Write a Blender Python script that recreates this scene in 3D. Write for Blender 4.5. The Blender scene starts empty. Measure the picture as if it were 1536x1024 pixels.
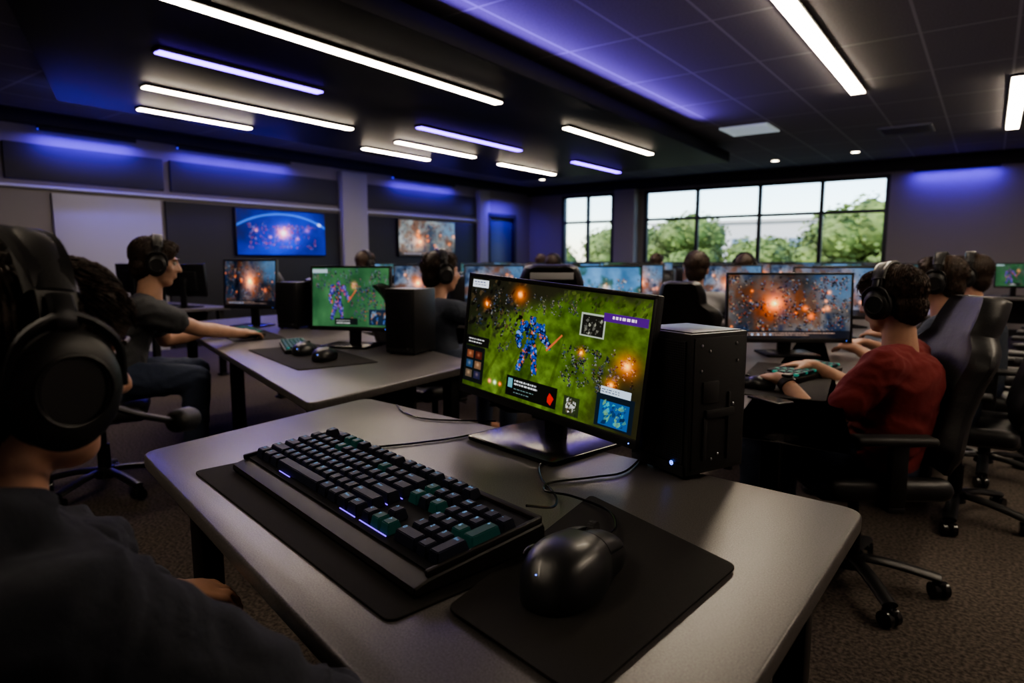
import bpy, bmesh, math, random
import numpy as np
from math import sin, cos, pi, radians, atan, sqrt
from mathutils import Vector, Matrix, noise
random.seed(7)
scene = bpy.context.scene
COL = scene.collection
V = Vector

# ------------------------------------------------------------------ materials
def mat(name, color, rough=.5, metal=0, bump=0, bscale=200, var=0, vscale=8, emit=None, estr=0, spec=.5, coat=0, bump2=0, b2scale=10):
    m = bpy.data.materials.new(name); m.use_nodes = True
    nt = m.node_tree; p = nt.nodes['Principled BSDF']
    c = (color[0], color[1], color[2], 1)
    p.inputs['Base Color'].default_value = c
    p.inputs['Roughness'].default_value = rough
    p.inputs['Metallic'].default_value = metal
    p.inputs['Specular IOR Level'].default_value = spec
    p.inputs['Coat Weight'].default_value = coat
    tc = nt.nodes.new('ShaderNodeTexCoord')
    if var:
        n = nt.nodes.new('ShaderNodeTexNoise'); n.inputs['Scale'].default_value = vscale; n.inputs['Detail'].default_value = 4
        r = nt.nodes.new('ShaderNodeValToRGB')
        r.color_ramp.elements[0].position = .35; r.color_ramp.elements[1].position = .65
        r.color_ramp.elements[0].color = tuple(max(0, x*(1-var)) for x in color)+(1,)
        r.color_ramp.elements[1].color = tuple(x*(1+var) for x in color)+(1,)
        nt.links.new(tc.outputs['Object'], n.inputs['Vector']); nt.links.new(n.outputs['Fac'], r.inputs['Fac'])
        nt.links.new(r.outputs['Color'], p.inputs['Base Color'])
    last = None
    for (b, s, dist) in ((bump, bscale, .002), (bump2, b2scale, .02)):
        if b:
            n = nt.nodes.new('ShaderNodeTexNoise'); n.inputs['Scale'].default_value = s; n.inputs['Detail'].default_value = 3
            bn = nt.nodes.new('ShaderNodeBump'); bn.inputs['Strength'].default_value = b; bn.inputs['Distance'].default_value = dist
            nt.links.new(tc.outputs['Object'], n.inputs['Vector']); nt.links.new(n.outputs['Fac'], bn.inputs['Height'])
            if last: nt.links.new(last.outputs['Normal'], bn.inputs['Normal'])
            last = bn
    if last: nt.links.new(last.outputs['Normal'], p.inputs['Normal'])
    if emit:
        p.inputs['Emission Color'].default_value = (emit[0], emit[1], emit[2], 1)
        p.inputs['Emission Strength'].default_value = estr
    return m

def math_node(nt, op, a, b=None):
    n = nt.nodes.new('ShaderNodeMath'); n.operation = op
    for i, x in enumerate((a, b)):
        if x is None: continue
        if isinstance(x, (int, float)): n.inputs[i].default_value = x
        else: nt.links.new(x, n.inputs[i])
    return n.outputs[0]

def grid_mat(name, color, line, cell, lw, rough=.8, axes=(0, 1), bump=.3, off=(0, 0)):
    m = mat(name, color, rough)
    nt = m.node_tree; p = nt.nodes['Principled BSDF']
    tc = nt.nodes.new('ShaderNodeTexCoord'); s = nt.nodes.new('ShaderNodeSeparateXYZ')
    nt.links.new(tc.outputs['Object'], s.inputs[0])
    ms = []
    for k, ax in enumerate(axes):
        cl_ = cell*(2 if k == 1 else 1)
        v = math_node(nt, 'ADD', s.outputs[ax], 100+off[k])
        v = math_node(nt, 'DIVIDE', v, cl_)
        v = math_node(nt, 'FRACT', v)
        v = math_node(nt, 'SUBTRACT', v, .5); v = math_node(nt, 'ABSOLUTE', v)
        ms.append(math_node(nt, 'GREATER_THAN', v, .5-lw/cl_/2))
    l = math_node(nt, 'MAXIMUM', ms[0], ms[1])
    n = nt.nodes.new('ShaderNodeTexNoise'); n.inputs['Scale'].default_value = 60; n.inputs['Detail'].default_value = 5
    nt.links.new(tc.outputs['Object'], n.inputs['Vector'])
    r = nt.nodes.new('ShaderNodeValToRGB')
    r.color_ramp.elements[0].position = .3; r.color_ramp.elements[1].position = .6
    r.color_ramp.elements[0].color = tuple(x*.8 for x in color)+(1,); r.color_ramp.elements[1].color = tuple(color)+(1,)
    nt.links.new(n.outputs['Fac'], r.inputs['Fac'])
    mx = nt.nodes.new('ShaderNodeMix'); mx.data_type = 'RGBA'
    nt.links.new(l, mx.inputs[0]); nt.links.new(r.outputs[0], mx.inputs[6]); mx.inputs[7].default_value = tuple(line)+(1,)
    nt.links.new(mx.outputs[2], p.inputs['Base Color'])
    bn = nt.nodes.new('ShaderNodeBump'); bn.inputs['Strength'].default_value = bump; bn.inputs['Distance'].default_value = .004
    nt.links.new(l, bn.inputs['Height']); nt.links.new(bn.outputs['Normal'], p.inputs['Normal'])
    return m

def perf_mat(name, cell=.0055):
    m = mat(name, (.02, .02, .023), .35, .6)
    nt = m.node_tree; p = nt.nodes['Principled BSDF']
    tc = nt.nodes.new('ShaderNodeTexCoord'); s = nt.nodes.new('ShaderNodeSeparateXYZ')
    nt.links.new(tc.outputs['Object'], s.inputs[0])
    d = None
    for ax in (0, 2):
        v = math_node(nt, 'ADD', s.outputs[ax], 10); v = math_node(nt, 'DIVIDE', v, cell); v = math_node(nt, 'FRACT', v)
        v = math_node(nt, 'SUBTRACT', v, .5); v = math_node(nt, 'MULTIPLY', v, v)
        d = v if d is None else math_node(nt, 'ADD', d, v)
    l = math_node(nt, 'LESS_THAN', d, .1)
    mx = nt.nodes.new('ShaderNodeMix'); mx.data_type = 'RGBA'
    nt.links.new(l, mx.inputs[0]); mx.inputs[6].default_value = (.045, .045, .05, 1); mx.inputs[7].default_value = (.002, .002, .002, 1)
    nt.links.new(mx.outputs[2], p.inputs['Base Color'])
    bn = nt.nodes.new('ShaderNodeBump'); bn.inputs['Strength'].default_value = .8; bn.inputs['Distance'].default_value = .002; bn.invert = True
    nt.links.new(l, bn.inputs['Height']); nt.links.new(bn.outputs['Normal'], p.inputs['Normal'])
    return m

def emat(name, col, strength):
    m = bpy.data.materials.new(name); m.use_nodes = True
    nt = m.node_tree; nt.nodes.clear()
    e = nt.nodes.new('ShaderNodeEmission'); o = nt.nodes.new('ShaderNodeOutputMaterial')
    e.inputs[0].default_value = tuple(col)+(1,); e.inputs[1].default_value = strength
    nt.links.new(e.outputs[0], o.inputs[0]); return m

def screen_mat(name, strength):
    m = bpy.data.materials.new(name); m.use_nodes = True
    nt = m.node_tree; p = nt.nodes['Principled BSDF']
    a = nt.nodes.new('ShaderNodeAttribute'); a.attribute_name = 'Col'
    p.inputs['Base Color'].default_value = (.01, .01, .01, 1); p.inputs['Roughness'].default_value = .45
    p.inputs['Specular IOR Level'].default_value = .25
    nt.links.new(a.outputs['Color'], p.inputs['Emission Color']); p.inputs['Emission Strength'].default_value = strength
    try: m.cycles.emission_sampling = 'NONE'
    except Exception: pass
    return m

M = {}
M['black'] = mat('black_plastic', (.012, .012, .013), .38, bump=.15, bscale=900)
M['gloss'] = mat('gloss_black', (.008, .008, .009), .2)
M['matte'] = mat('matte_black', (.014, .014, .015), .6, bump=.2, bscale=600)
M['rubber'] = mat('mat_rubber', (.015, .0135, .013), .8, bump=.4, bscale=900, var=.15, vscale=500, spec=.25)
M['desk'] = mat('desk_laminate', (.092, .086, .086), .32, bump=.15, bscale=500, var=.38, vscale=360)
M['metal'] = mat('dark_metal', (.03, .03, .033), .4, .8)
M['chrome'] = mat('bright_metal', (.4, .4, .42), .3, 1)
M['leather'] = mat('black_leather', (.013, .013, .0145), .45, bump=.35, bscale=220, bump2=.25, b2scale=9)
M['pad'] = mat('ear_pad', (.011, .011, .012), .55, bump=.2, bscale=300)
M['key'] = mat('keycap', (.010, .013, .030), .55, bump=.1, bscale=1200, spec=.28)
M['legend'] = emat('key_legend', (.30, .58, .95), .40)
M['teal'] = mat('keycap_teal', (.008, .034, .034), .55, emit=(.02, .5, .4), estr=.012, spec=.28)
M['uglow'] = emat('key_underglow', (.22, .10, 1.0), 1.0)
M['kbase'] = mat('keyboard_case', (.018, .0165, .016), .45, .1, bump=.1, bscale=600, spec=.35)
M['perf'] = perf_mat('perforated_steel')
M['led'] = emat('blue_led', (.12, .22, 1), 2.2)
M['skin'] = mat('skin', (.45, .25, .175), .5, bump=.15, bscale=300, var=.08, vscale=20)
M['skin2'] = mat('skin_light', (.46, .27, .19), .5, bump=.15, bscale=300, var=.08, vscale=20)
M['hair'] = mat('dark_brown_hair', (.036, .020, .012), .5, bump=.8, bscale=260, var=.4, vscale=90)
M['hair2'] = mat('brown_hair', (.044, .024, .014), .5, bump=.8, bscale=260, var=.4, vscale=90)
M['hood'] = mat('navy_hoodie', (.026, .029, .040), .92, bump=.7, bscale=700, bump2=.4, b2scale=16)
M['greytee'] = mat('charcoal_tshirt', (.05, .052, .057), .9, bump=.4, bscale=700, bump2=.4, b2scale=14)
M['grey2'] = mat('grey_tshirt', (.19, .19, .20), .9, bump=.4, bscale=700, bump2=.7, b2scale=14)
M['red'] = mat('maroon_tshirt', (.17, .018, .019), .9, bump=.4, bscale=700, bump2=.4, b2scale=13)
M['navy'] = mat('navy_tshirt', (.030, .038, .056), .9, bump2=.7, b2scale=14)
M['jeans'] = mat('dark_denim', (.025, .036, .07), .85, bump=.5, bscale=600, bump2=.6, b2scale=12)
M['shoe'] = mat('shoe', (.03, .03, .03), .6)
M['eye'] = mat('eye', (.5, .48, .45), .2)
M['iris'] = mat('iris', (.03, .02, .015), .2)
M['white'] = mat('white_label', (.55, .56, .58), .5)

# ------------------------------------------------------------------ geometry
def R3(rz=0, rx=0, ry=0):
    return Matrix.Rotation(rz, 3, 'Z') @ Matrix.Rotation(ry, 3, 'Y') @ Matrix.Rotation(rx, 3, 'X')
def from_bm(bm):
    bm.verts.index_update()
    v = [x.co.copy() for x in bm.verts]; f = [[q.index for q in x.verts] for x in bm.faces]; bm.free(); return v, f
def box(c, s, rot=None, bev=0, seg=2):
    bm = bmesh.new(); bmesh.ops.create_cube(bm, size=1)
    for v in bm.verts: v.co = V((v.co.x*s[0], v.co.y*s[1], v.co.z*s[2]))
    if bev: bmesh.ops.bevel(bm, geom=bm.edges[:], offset=min(bev, min(s)*.49), segments=seg, affect='EDGES', profile=.5)
    v, f = from_bm(bm); c = V(c)
    return [((rot @ x) if rot else x)+c for x in v], f
def frame(ax):
    ax = ax.normalized(); t = V((0, 0, 1)) if abs(ax.z) < .9 else V((1, 0, 0))
    a = ax.cross(t).normalized(); return a, ax.cross(a).normalized()
def capsule(p1, r1, p2, r2, n=16, h=5):
    p1, p2 = V(p1), V(p2); d = p2-p1
    if d.length < 1e-6: d = V((0, 0, 1e-4))
    ax = d.normalized(); a, b = frame(ax); rings = []
    for i in range(1, h+1):
        t = -pi/2+i/h*pi/2; rings.append((p1+ax*sin(t)*r1, cos(t)*r1))
    for i in range(0, h):
        t = i/h*pi/2; rings.append((p2+ax*sin(t)*r2, cos(t)*r2))
    vs = [p1-ax*r1]; fs = []
    for c, r in rings:
        for k in range(n): vs.append(c+a*cos(2*pi*k/n)*r+b*sin(2*pi*k/n)*r)
    vs.append(p2+ax*r2); L = len(vs)-1
    for k in range(n):
        fs.append([0, 1+(k+1) % n, 1+k]); o = 1+(len(rings)-1)*n; fs.append([L, o+k, o+(k+1) % n])
    for j in range(len(rings)-1):
        for k in range(n):
            q = 1+j*n; fs.append([q+k, q+(k+1) % n, q+n+(k+1) % n, q+n+k])
    return vs, fs
def cyl(p1, p2, r1, r2=None, n=20):
    r2 = r1 if r2 is None else r2
    p1, p2 = V(p1), V(p2); a, b = frame(p2-p1); vs = []; fs = []
    for c, r in ((p1, r1), (p2, r2)):
        for k in range(n): vs.append(c+a*cos(2*pi*k/n)*r+b*sin(2*pi*k/n)*r)
    for k in range(n): fs.append([k, (k+1) % n, n+(k+1) % n, n+k])
    fs.append(list(range(n))[::-1]); fs.append(list(range(n, 2*n))); return vs, fs
def ell(c, r, rot=None, n=24, m=14):
    vs = [V((0, 0, -r[2]))]; fs = []
    for j in range(1, m):
        t = -pi/2+pi*j/m
        for k in range(n): vs.append(V((r[0]*cos(t)*cos(2*pi*k/n), r[1]*cos(t)*sin(2*pi*k/n), r[2]*sin(t))))
    vs.append(V((0, 0, r[2]))); L = len(vs)-1
    for k in range(n):
        fs.append([0, 1+(k+1) % n, 1+k]); o = 1+(m-2)*n; fs.append([L, o+k, o+(k+1) % n])
    for j in range(m-2):
        for k in range(n):
            q = 1+j*n; fs.append([q+k, q+(k+1) % n, q+n+(k+1) % n, q+n+k])
    c = V(c); return [((rot @ v) if rot else v)+c for v in vs], fs
def loft(rings, n=32, e=1.0):
    vs = []; fs = []
    for c, rx, ry in rings:
        c = V(c)
        for k in range(n):
            a = 2*pi*k/n; ca, sa = cos(a), sin(a)
            vs.append(c+V((rx*math.copysign(abs(ca)**e, ca), ry*math.copysign(abs(sa)**e, sa), 0)))
    for j in range(len(rings)-1):
        for k in range(n):
            q = j*n; fs.append([q+k, q+(k+1) % n, q+n+(k+1) % n, q+n+k])
    fs.append(list(range(n))[::-1]); o = (len(rings)-1)*n; fs.append(list(range(o, o+n))); return vs, fs
def catmull(pts, k=8):
    pts = [V(p) for p in pts]; P = [2*pts[0]-pts[1]]+pts+[2*pts[-1]-pts[-2]]; out = []
    for i in range(1, len(P)-2):
        for j in range(k):
            t = j/k; a, b, c, d = P[i-1:i+3]
            out.append(.5*((2*b)+(c-a)*t+(2*a-5*b+4*c-d)*t*t+(3*b-a-3*c+d)*t**3))
    out.append(pts[-1]); return out
def tube(pts, r, n=10, sm=8, rb=None):
    P = catmull(pts, sm) if sm else [V(p) for p in pts]; vs = []; fs = []
    rb = rb or r
    up = None
    for i, p in enumerate(P):
        d = (P[min(i+1, len(P)-1)]-P[max(i-1, 0)]).normalized()
        if up is None: a, b = frame(d)
        else:
            a = (up-d*up.dot(d)).normalized(); b = d.cross(a)
        up = a
        for k in range(n): vs.append(p+a*cos(2*pi*k/n)*r+b*sin(2*pi*k/n)*rb)
    for j in range(len(P)-1):
        for k in range(n):
            q = j*n; fs.append([q+k, q+(k+1) % n, q+n+(k+1) % n, q+n+k])
    fs.append(list(range(n))[::-1]); o = (len(P)-1)*n; fs.append(list(range(o, o+n))); return vs, fs
def rpoly(pts, r, seg=6):
    out = []; n = len(pts)
    for i in range(n):
        p = V(pts[i]+(0,)); a = V(pts[i-1]+(0,)); b = V(pts[(i+1) % n]+(0,))
        p1 = p+(a-p).normalized()*r; p2 = p+(b-p).normalized()*r
        for j in range(seg+1):
            t = j/seg; q = p1*(1-t)**2+p*2*t*(1-t)+p2*t*t; out.append((q.x, q.y))
    return out
def prism(pts, z0, z1, bev=0, seg=2):
    bm = bmesh.new(); vs = [bm.verts.new((p[0], p[1], z0)) for p in pts]; f = bm.faces.new(vs)
    r = bmesh.ops.extrude_face_region(bm, geom=[f])
    for v in r['geom']:
        if isinstance(v, bmesh.types.BMVert): v.co.z = z1
    bmesh.ops.recalc_face_normals(bm, faces=bm.faces[:])
    if bev:
        es = [e for e in bm.edges if abs(e.verts[0].co.z-e.verts[1].co.z) < 1e-5]
        bmesh.ops.bevel(bm, geom=es, offset=bev, segments=seg, affect='EDGES', profile=.5)
    return from_bm(bm)
def torus(c, R, r, axis='X', n=32, m=12):
    vs = []; fs = []; c = V(c)
    for i in range(n):
        a = 2*pi*i/n
        for j in range(m):
            b = 2*pi*j/m; rr = R+r*cos(b)
            x, y, z = r*sin(b), rr*cos(a), rr*sin(a)
            vs.append(c+(V((x, y, z)) if axis == 'X' else V((y, z, x)) if axis == 'Z' else V((y, x, z))))
    for i in range(n):
        for j in range(m): fs.append([i*m+j, ((i+1) % n)*m+j, ((i+1) % n)*m+(j+1) % m, i*m+(j+1) % m])
    return vs, fs

class G:
    def __init__(s, *parts):
        s.v = []; s.f = []; s.m = []
        for p in parts: s.add(p)
    def add(s, vf, mi=0):
        o = len(s.v); s.v += [tuple(x) for x in vf[0]]; s.f += [[i+o for i in f] for f in vf[1]]; s.m += [mi]*len(vf[1]); return s
def mesh(name, g, mats, ang=38):
    if isinstance(g, tuple): g = G(g)
    me = bpy.data.meshes.new(name); me.from_pydata(g.v, [], g.f)
    for m in (mats if isinstance(mats, list) else [mats]): me.materials.append(m)
    me.polygons.foreach_set('material_index', g.m); me.polygons.foreach_set('use_smooth', [True]*len(g.f))
    bm = bmesh.new(); bm.from_mesh(me); bmesh.ops.recalc_face_normals(bm, faces=bm.faces[:]); bm.to_mesh(me); bm.free()
    me.set_sharp_from_angle(angle=radians(ang)); me.update(); return me
def obj(name, g, mats, parent=None, loc=(0, 0, 0), rot=(0, 0, 0), label=None, cat=None, group=None, kind=None, ang=38):
    me = g if isinstance(g, bpy.types.Mesh) else mesh(name, g, mats, ang)
    o = bpy.data.objects.new(name, me); COL.objects.link(o); o.location = loc; o.rotation_euler = rot
    if parent: o.parent = parent
    for k, v in (('label', label), ('category', cat), ('group', group), ('kind', kind)):
        if v: o[k] = v
    return o
def thing(name, label, cat, loc=(0, 0, 0), rz=0, group=None):
    o = bpy.data.objects.new(name, None); COL.objects.link(o); o.empty_display_size = .1
    o.location = loc; o.rotation_euler = (0, 0, rz); o['label'] = label; o['category'] = cat
    if group: o['group'] = group
    return o
def copy_tree(o, parent=None):
    c = o.copy(); COL.objects.link(c)
    if parent: c.parent = parent
    for ch in list(o.children): copy_tree(ch, c)
    return c
def dup(o, loc, rz, label=None, group=None):
    c = copy_tree(o); c.location = loc; c.rotation_euler = (0, 0, rz)
    if label: c['label'] = label
    if group: c['group'] = group
    return c
def blob_mesh(name, parts, vox, m, smooth=4, fac=.5, folds=0):
    g = G(*parts); me = mesh(name+'_t', g, m); o = bpy.data.objects.new(name+'_t', me); COL.objects.link(o)
    r = o.modifiers.new('r', 'REMESH'); r.mode = 'VOXEL'; r.voxel_size = vox; r.use_smooth_shade = True
    s = o.modifiers.new('s', 'SMOOTH'); s.iterations = smooth; s.factor = fac
    dg = bpy.context.evaluated_depsgraph_get(); out = bpy.data.meshes.new_from_object(o.evaluated_get(dg)); out.name = name
    bpy.data.objects.remove(o); bpy.data.meshes.remove(me)
    if folds:
        nn = [v.normal.copy() for v in out.vertices]
        for v, n in zip(out.vertices, nn):
            p = v.co; w = V((noise.noise(p*5), noise.noise(p*5+V((7, 3, 1))), noise.noise(p*5+V((1, 9, 4)))))*.12
            q = p+w
            a = 1-abs(noise.noise(V((q.x*9, q.y*9, q.z*20))))*2.2; b_ = 1-abs(noise.noise(V((q.x*22+5, q.y*22, q.z*9))))*2.2
            v.co = p+n*folds*(max(-.5, a)*.7+max(-.5, b_)*.35-.35)
    out.materials.clear(); out.materials.append(m)
    out.polygons.foreach_set('use_smooth', [True]*len(out.polygons)); return out

# ------------------------------------------------------------------ screens
def vnoise(W, H, gx, gy, seed):
    r = np.random.default_rng(seed); g = r.random((gy+2, gx+2))
    x = np.linspace(0, gx, W, endpoint=False); y = np.linspace(0, gy, H, endpoint=False)
    xi = x.astype(int); yi = y.astype(int); fx = x-xi; fy = y-yi; fx = fx*fx*(3-2*fx); fy = fy*fy*(3-2*fy)
    a = g[np.ix_(yi, xi)]; b = g[np.ix_(yi, xi+1)]; c = g[np.ix_(yi+1, xi)]; d = g[np.ix_(yi+1, xi+1)]
    return (a*(1-fx)+b*fx)*(1-fy[:, None])+(c*(1-fx)+d*fx)*fy[:, None]
def fbm(W, H, g, seed, o=5):
    out = 0; t = 0
    for i in range(o):
        a = .55**i; out = out+a*vnoise(W, H, g*2**i, max(1, int(g*2**i*.56)), seed+i); t += a
    return out/t
class Img:
    def __init__(s, W, H):
        s.W, s.H = W, H; s.a = np.zeros((H, W, 3)); s.X, s.Y = np.meshgrid(np.linspace(0, 1, W), np.linspace(0, 1, H))
    def mix(s, m, col, al=1):
        m = (np.clip(m, 0, 1)*al)[..., None]; s.a = s.a*(1-m)+np.array(col)*m
    def glow(s, x, y, r, col, k=1):
        d = ((s.X-x)**2+((s.Y-y)*.5625)**2)/r**2; s.a = s.a+(np.exp(-d)*k)[..., None]*np.array(col)
    def rect(s, x0, y0, x1, y1, col, al=1): s.mix(((s.X >= x0) & (s.X <= x1) & (s.Y >= y0) & (s.Y <= y1)).astype(float), col, al)
    def poly(s, pts, col, al=1):
        x0 = max(0, int(min(p[0] for p in pts)*(s.W-1))-1); x1 = min(s.W, int(max(p[0] for p in pts)*(s.W-1))+3)
        y0 = max(0, int(min(p[1] for p in pts)*(s.H-1))-1); y1_ = min(s.H, int(max(p[1] for p in pts)*(s.H-1))+3)
        if x1 <= x0 or y1_ <= y0: return
        X = s.X[y0:y1_, x0:x1]; Y = s.Y[y0:y1_, x0:x1]; ins = np.zeros(X.shape, bool); n = len(pts)
        for i in range(n):
            xa, ya = pts[i]; xb, yb = pts[(i+1) % n]
            if ya == yb: continue
            ins ^= ((Y < ya) != (Y < yb)) & (X < (xb-xa)*(Y-ya)/(yb-ya)+xa)
        m = (ins*al)[..., None]; sub = s.a[y0:y1_, x0:x1]; s.a[y0:y1_, x0:x1] = sub*(1-m)+np.array(col)*m
    def dots(s, n, x0, y0, x1, y1, cols, r0, r1, seed):
        r = random.Random(seed)
        for _ in range(n):
            x = r.uniform(x0, x1); y = r.uniform(y0, y1); q = r.uniform(r0, r1); c = r.choice(cols)
            k = [(x+q*cos(t+r.random()*.9)*(r.uniform(.3, 1)), y+1.78*q*sin(t)*(r.uniform(.3, 1.2))) for t in (0, 1.2, 2.5, 3.8, 5)]
            s.poly(k, c, r.uniform(.5, .95))
    def crowd(s, n, x0, y0, x1, y1, k, seed, cols):
        r = random.Random(seed); pts = sorted([(r.uniform(x0, x1), r.uniform(y0, y1)) for _ in range(n)], key=lambda p: p[1])
        for x, y in pts:
            q = k*r.uniform(.7, 1.3)
            for _ in range(12):
                dx = r.gauss(0, .28)*q; dy = r.uniform(-1, 1)*q*1.5; e = q*r.uniform(.08, .30); c = r.choice(cols)
                t0 = r.random()*3
                s.poly([(x+dx+e*cos(t0+t), y+dy+1.78*e*sin(t0+t)*r.uniform(.5, 1.2)) for t in (0, 1.9, 3.4, 4.8)], c, .85)
    def strokes(s, x0, y0, x1, rows, dy, col, seed, h=.008):
        r = random.Random(seed)
        for i in range(rows):
            x = x0; e = x0+(x1-x0)*r.uniform(.6, 1)
            while x < e:
                w = r.uniform(.004, .018); s.rect(x, y0+i*dy, min(x+w, e), y0+i*dy+h, col, .8); x += w+.005
def fighter(im, cx, cy, k, cols, seed=1):
    """generic armoured foot soldier built out of many small plates"""
    b, s, o, d = cols; r = random.Random(seed)
    segs = [((-.02, .10), (-.12, .30), .07), ((-.12, .30), (-.20, .50), .05), ((.05, .10), (.10, .30), .07), ((.10, .30), (.13, .50), .05),
            ((0, -.2), (0, .12), .12), ((-.16, -.2), (-.26, .02), .06), ((-.26, .02), (-.2, .12), .04), ((.16, -.2), (.26, -.04), .06), ((.26, -.04), (.36, .05), .04),
            ((-.17, -.21), (-.13, -.19), .08), ((.14, -.21), (.18, -.19), .08), ((0, -.31), (.01, -.3), .05)]
    for (a, e, w) in segs:
        for i in range(80):
            t = r.random(); x = a[0]+(e[0]-a[0])*t+r.uniform(-w, w)*.8; y = a[1]+(e[1]-a[1])*t+r.uniform(-w, w)*.8
            q = r.uniform(.012, .034); c = d if i < 30 else r.choice([b, b, b, d, s, d, o])
            t0 = r.random()*3
            im.poly([(cx+(x+q*cos(t0+u))*k*.5625, cy+(y+q*sin(t0+u)*r.uniform(.5, 1.5))*k) for u in (0, 1.9, 3.4, 4.8)], c, .9)
    im.poly([(cx+x*k*.5625, cy+y*k) for x, y in ((.30, .10), (.56, -.18), (.58, -.16), (.32, .12))], o)
def scr_hero(W, H):
    im = Img(W, H); n = fbm(W, H, 5, 11, 6); n2 = fbm(W, H, 26, 5, 4)
    g = np.stack([.17+.19*n, .25+.20*n, .08+.10*n], -1)*(.5+.8*n2)[..., None]; im.a = g
    im.a *= (.68+.38*(1-np.abs(im.X-.5)*1.2))[..., None]
    im.mix(np.clip((.30-im.Y-.35*(im.X-.2)+.25*(n-.5))*9, 0, 1), (.11, .10, .08), .9)
    im.mix(np.clip((.36-im.X-.35*im.Y+.5*(n2-.5))*7, 0, 1), (.10, .10, .08), .8)
    im.mix(np.clip((im.X-.78+.4*(n-.5))*6, 0, 1)*np.clip((im.Y-.38)*5, 0, 1), (.12, .10, .08), .8)
    for i in range(5): im.poly([(.10+.14*i, 1), (.30+.10*i, .40), (.306+.10*i, .40), (.125+.14*i, 1)], (.15, .19, .06), .35)
    dk = [(.04, .05, .07), (.08, .11, .17), (.16, .2, .28), (.03, .03, .04), (.25, .2, .16), (.38, .38, .38)]
    im.dots(140, 0, .0, .36, .42, [(.05, .05, .05), (.16, .15, .12), (.10, .13, .10), (.24, .2, .14), (.03, .03, .03)], .006, .022, 1)
    im.crowd(34, .03, .08, .32, .46, .022, 21, dk)
    im.crowd(46, .36, .08, .66, .22, .012, 22, dk+[(.4, .38, .3)])
    im.crowd(95, .60, .42, .96, .74, .018, 23, dk)
    im.crowd(10, .22, .50, .30, .60, .014, 24, dk)
    im.dots(60, .58, .02, .99, .14, [(.12, .16, .06), (.26, .3, .14), (.18, .2, .12)], .006, .02, 4)
    for (x, y, r) in ((.33, .10, .026), (.92, .50, .033), (.86, .66, .018), (.12, .22, .016), (.70, .47, .012)):
        im.glow(x, y, r*1.6, (.6, .24, .04), .9); im.glow(x, y, r*.5, (.5, .4, .25), 1)
    im.glow(.42, .77, .07, (-.07, -.08, -.03), 1)
    fighter(im, .42, .46, .54, [(.10, .22, .52), (.34, .48, .72), (.62, .32, .2), (.04, .07, .18)])
    im.rect(.01, .02, .12, .085, (.72, .74, .78)); im.strokes(.02, .035, .11, 2, .022, (.1, .15, .3), 5)
    im.rect(.0, .63, .14, .96, (.05, .06, .08), .88); im.rect(.0, .53, .16, .62, (.05, .05, .06), .9); im.strokes(.02, .555, .14, 2, .03, (.8, .8, .8), 6, .010)
    for i in range(2):
        for j in range(3):
            im.rect(.015+.06*i, .67+.09*j, .062+.06*i, .74+.09*j, [(.34, .2, .14), (.12, .2, .3), (.28, .24, .2), (.22, .10, .08), (.34, .26, .2), (.12, .12, .2)][i*3+j])
            im.glow(.038+.06*i, .70+.09*j, .010, (.2, .16, .12), 1)
    for i in range(3): im.glow(.19+.035*i, .90, .010, [(.7, .15, .25), (.5, .55, .6), (.7, .15, .1)][i], 1.2)
    im.rect(.30, .80, .60, .97, (.03, .035, .04), .92); im.rect(.31, .82, .338, .90, (.3, .5, .55)); im.strokes(.35, .825, .53, 2, .03, (.85, .86, .88), 7, .014); im.strokes(.35, .90, .50, 2, .03, (.4, .5, .5), 17, .008)
    im.poly([(.56, .85), (.585, .89), (.57, .95), (.55, .93), (.55, .89)], (.65, .12, .1))
    im.rect(.64, .83, .72, .98, (.10, .11, .10), .7); im.dots(70, .655, .85, .705, .97, [(.6, .6, .6), (.3, .25, .2), (.8, .8, .8), (.1, .1, .1)], .004, .01, 31)
    im.rect(.80, .73, .975, .98, (.06, .10, .14), .95); im.rect(.82, .78, .955, .965, (.08, .26, .45)); im.dots(60, .835, .80, .94, .95, [(.06, .14, .25), (.2, .5, .55), (.35, .5, .35), (.1, .22, .5)], .006, .018, 32)
    im.rect(.815, .68, .955, .735, (.62, .68, .74)); im.strokes(.82, .695, .94, 2, .018, (.1, .12, .2), 8)
    im.rect(.68, .16, .80, .34, (.6, .62, .6), .8); im.rect(.687, .172, .793, .328, (.10, .10, .09)); im.dots(30, .70, .19, .78, .32, [(.5, .5, .45), (.3, .3, .28)], .004, .012, 33)
    im.rect(.79, .14, .99, .20, (.25, .08, .38)); im.strokes(.83, .155, .96, 1, .02, (.9, .85, .9), 10, .022)
    return im.a*.97
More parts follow.
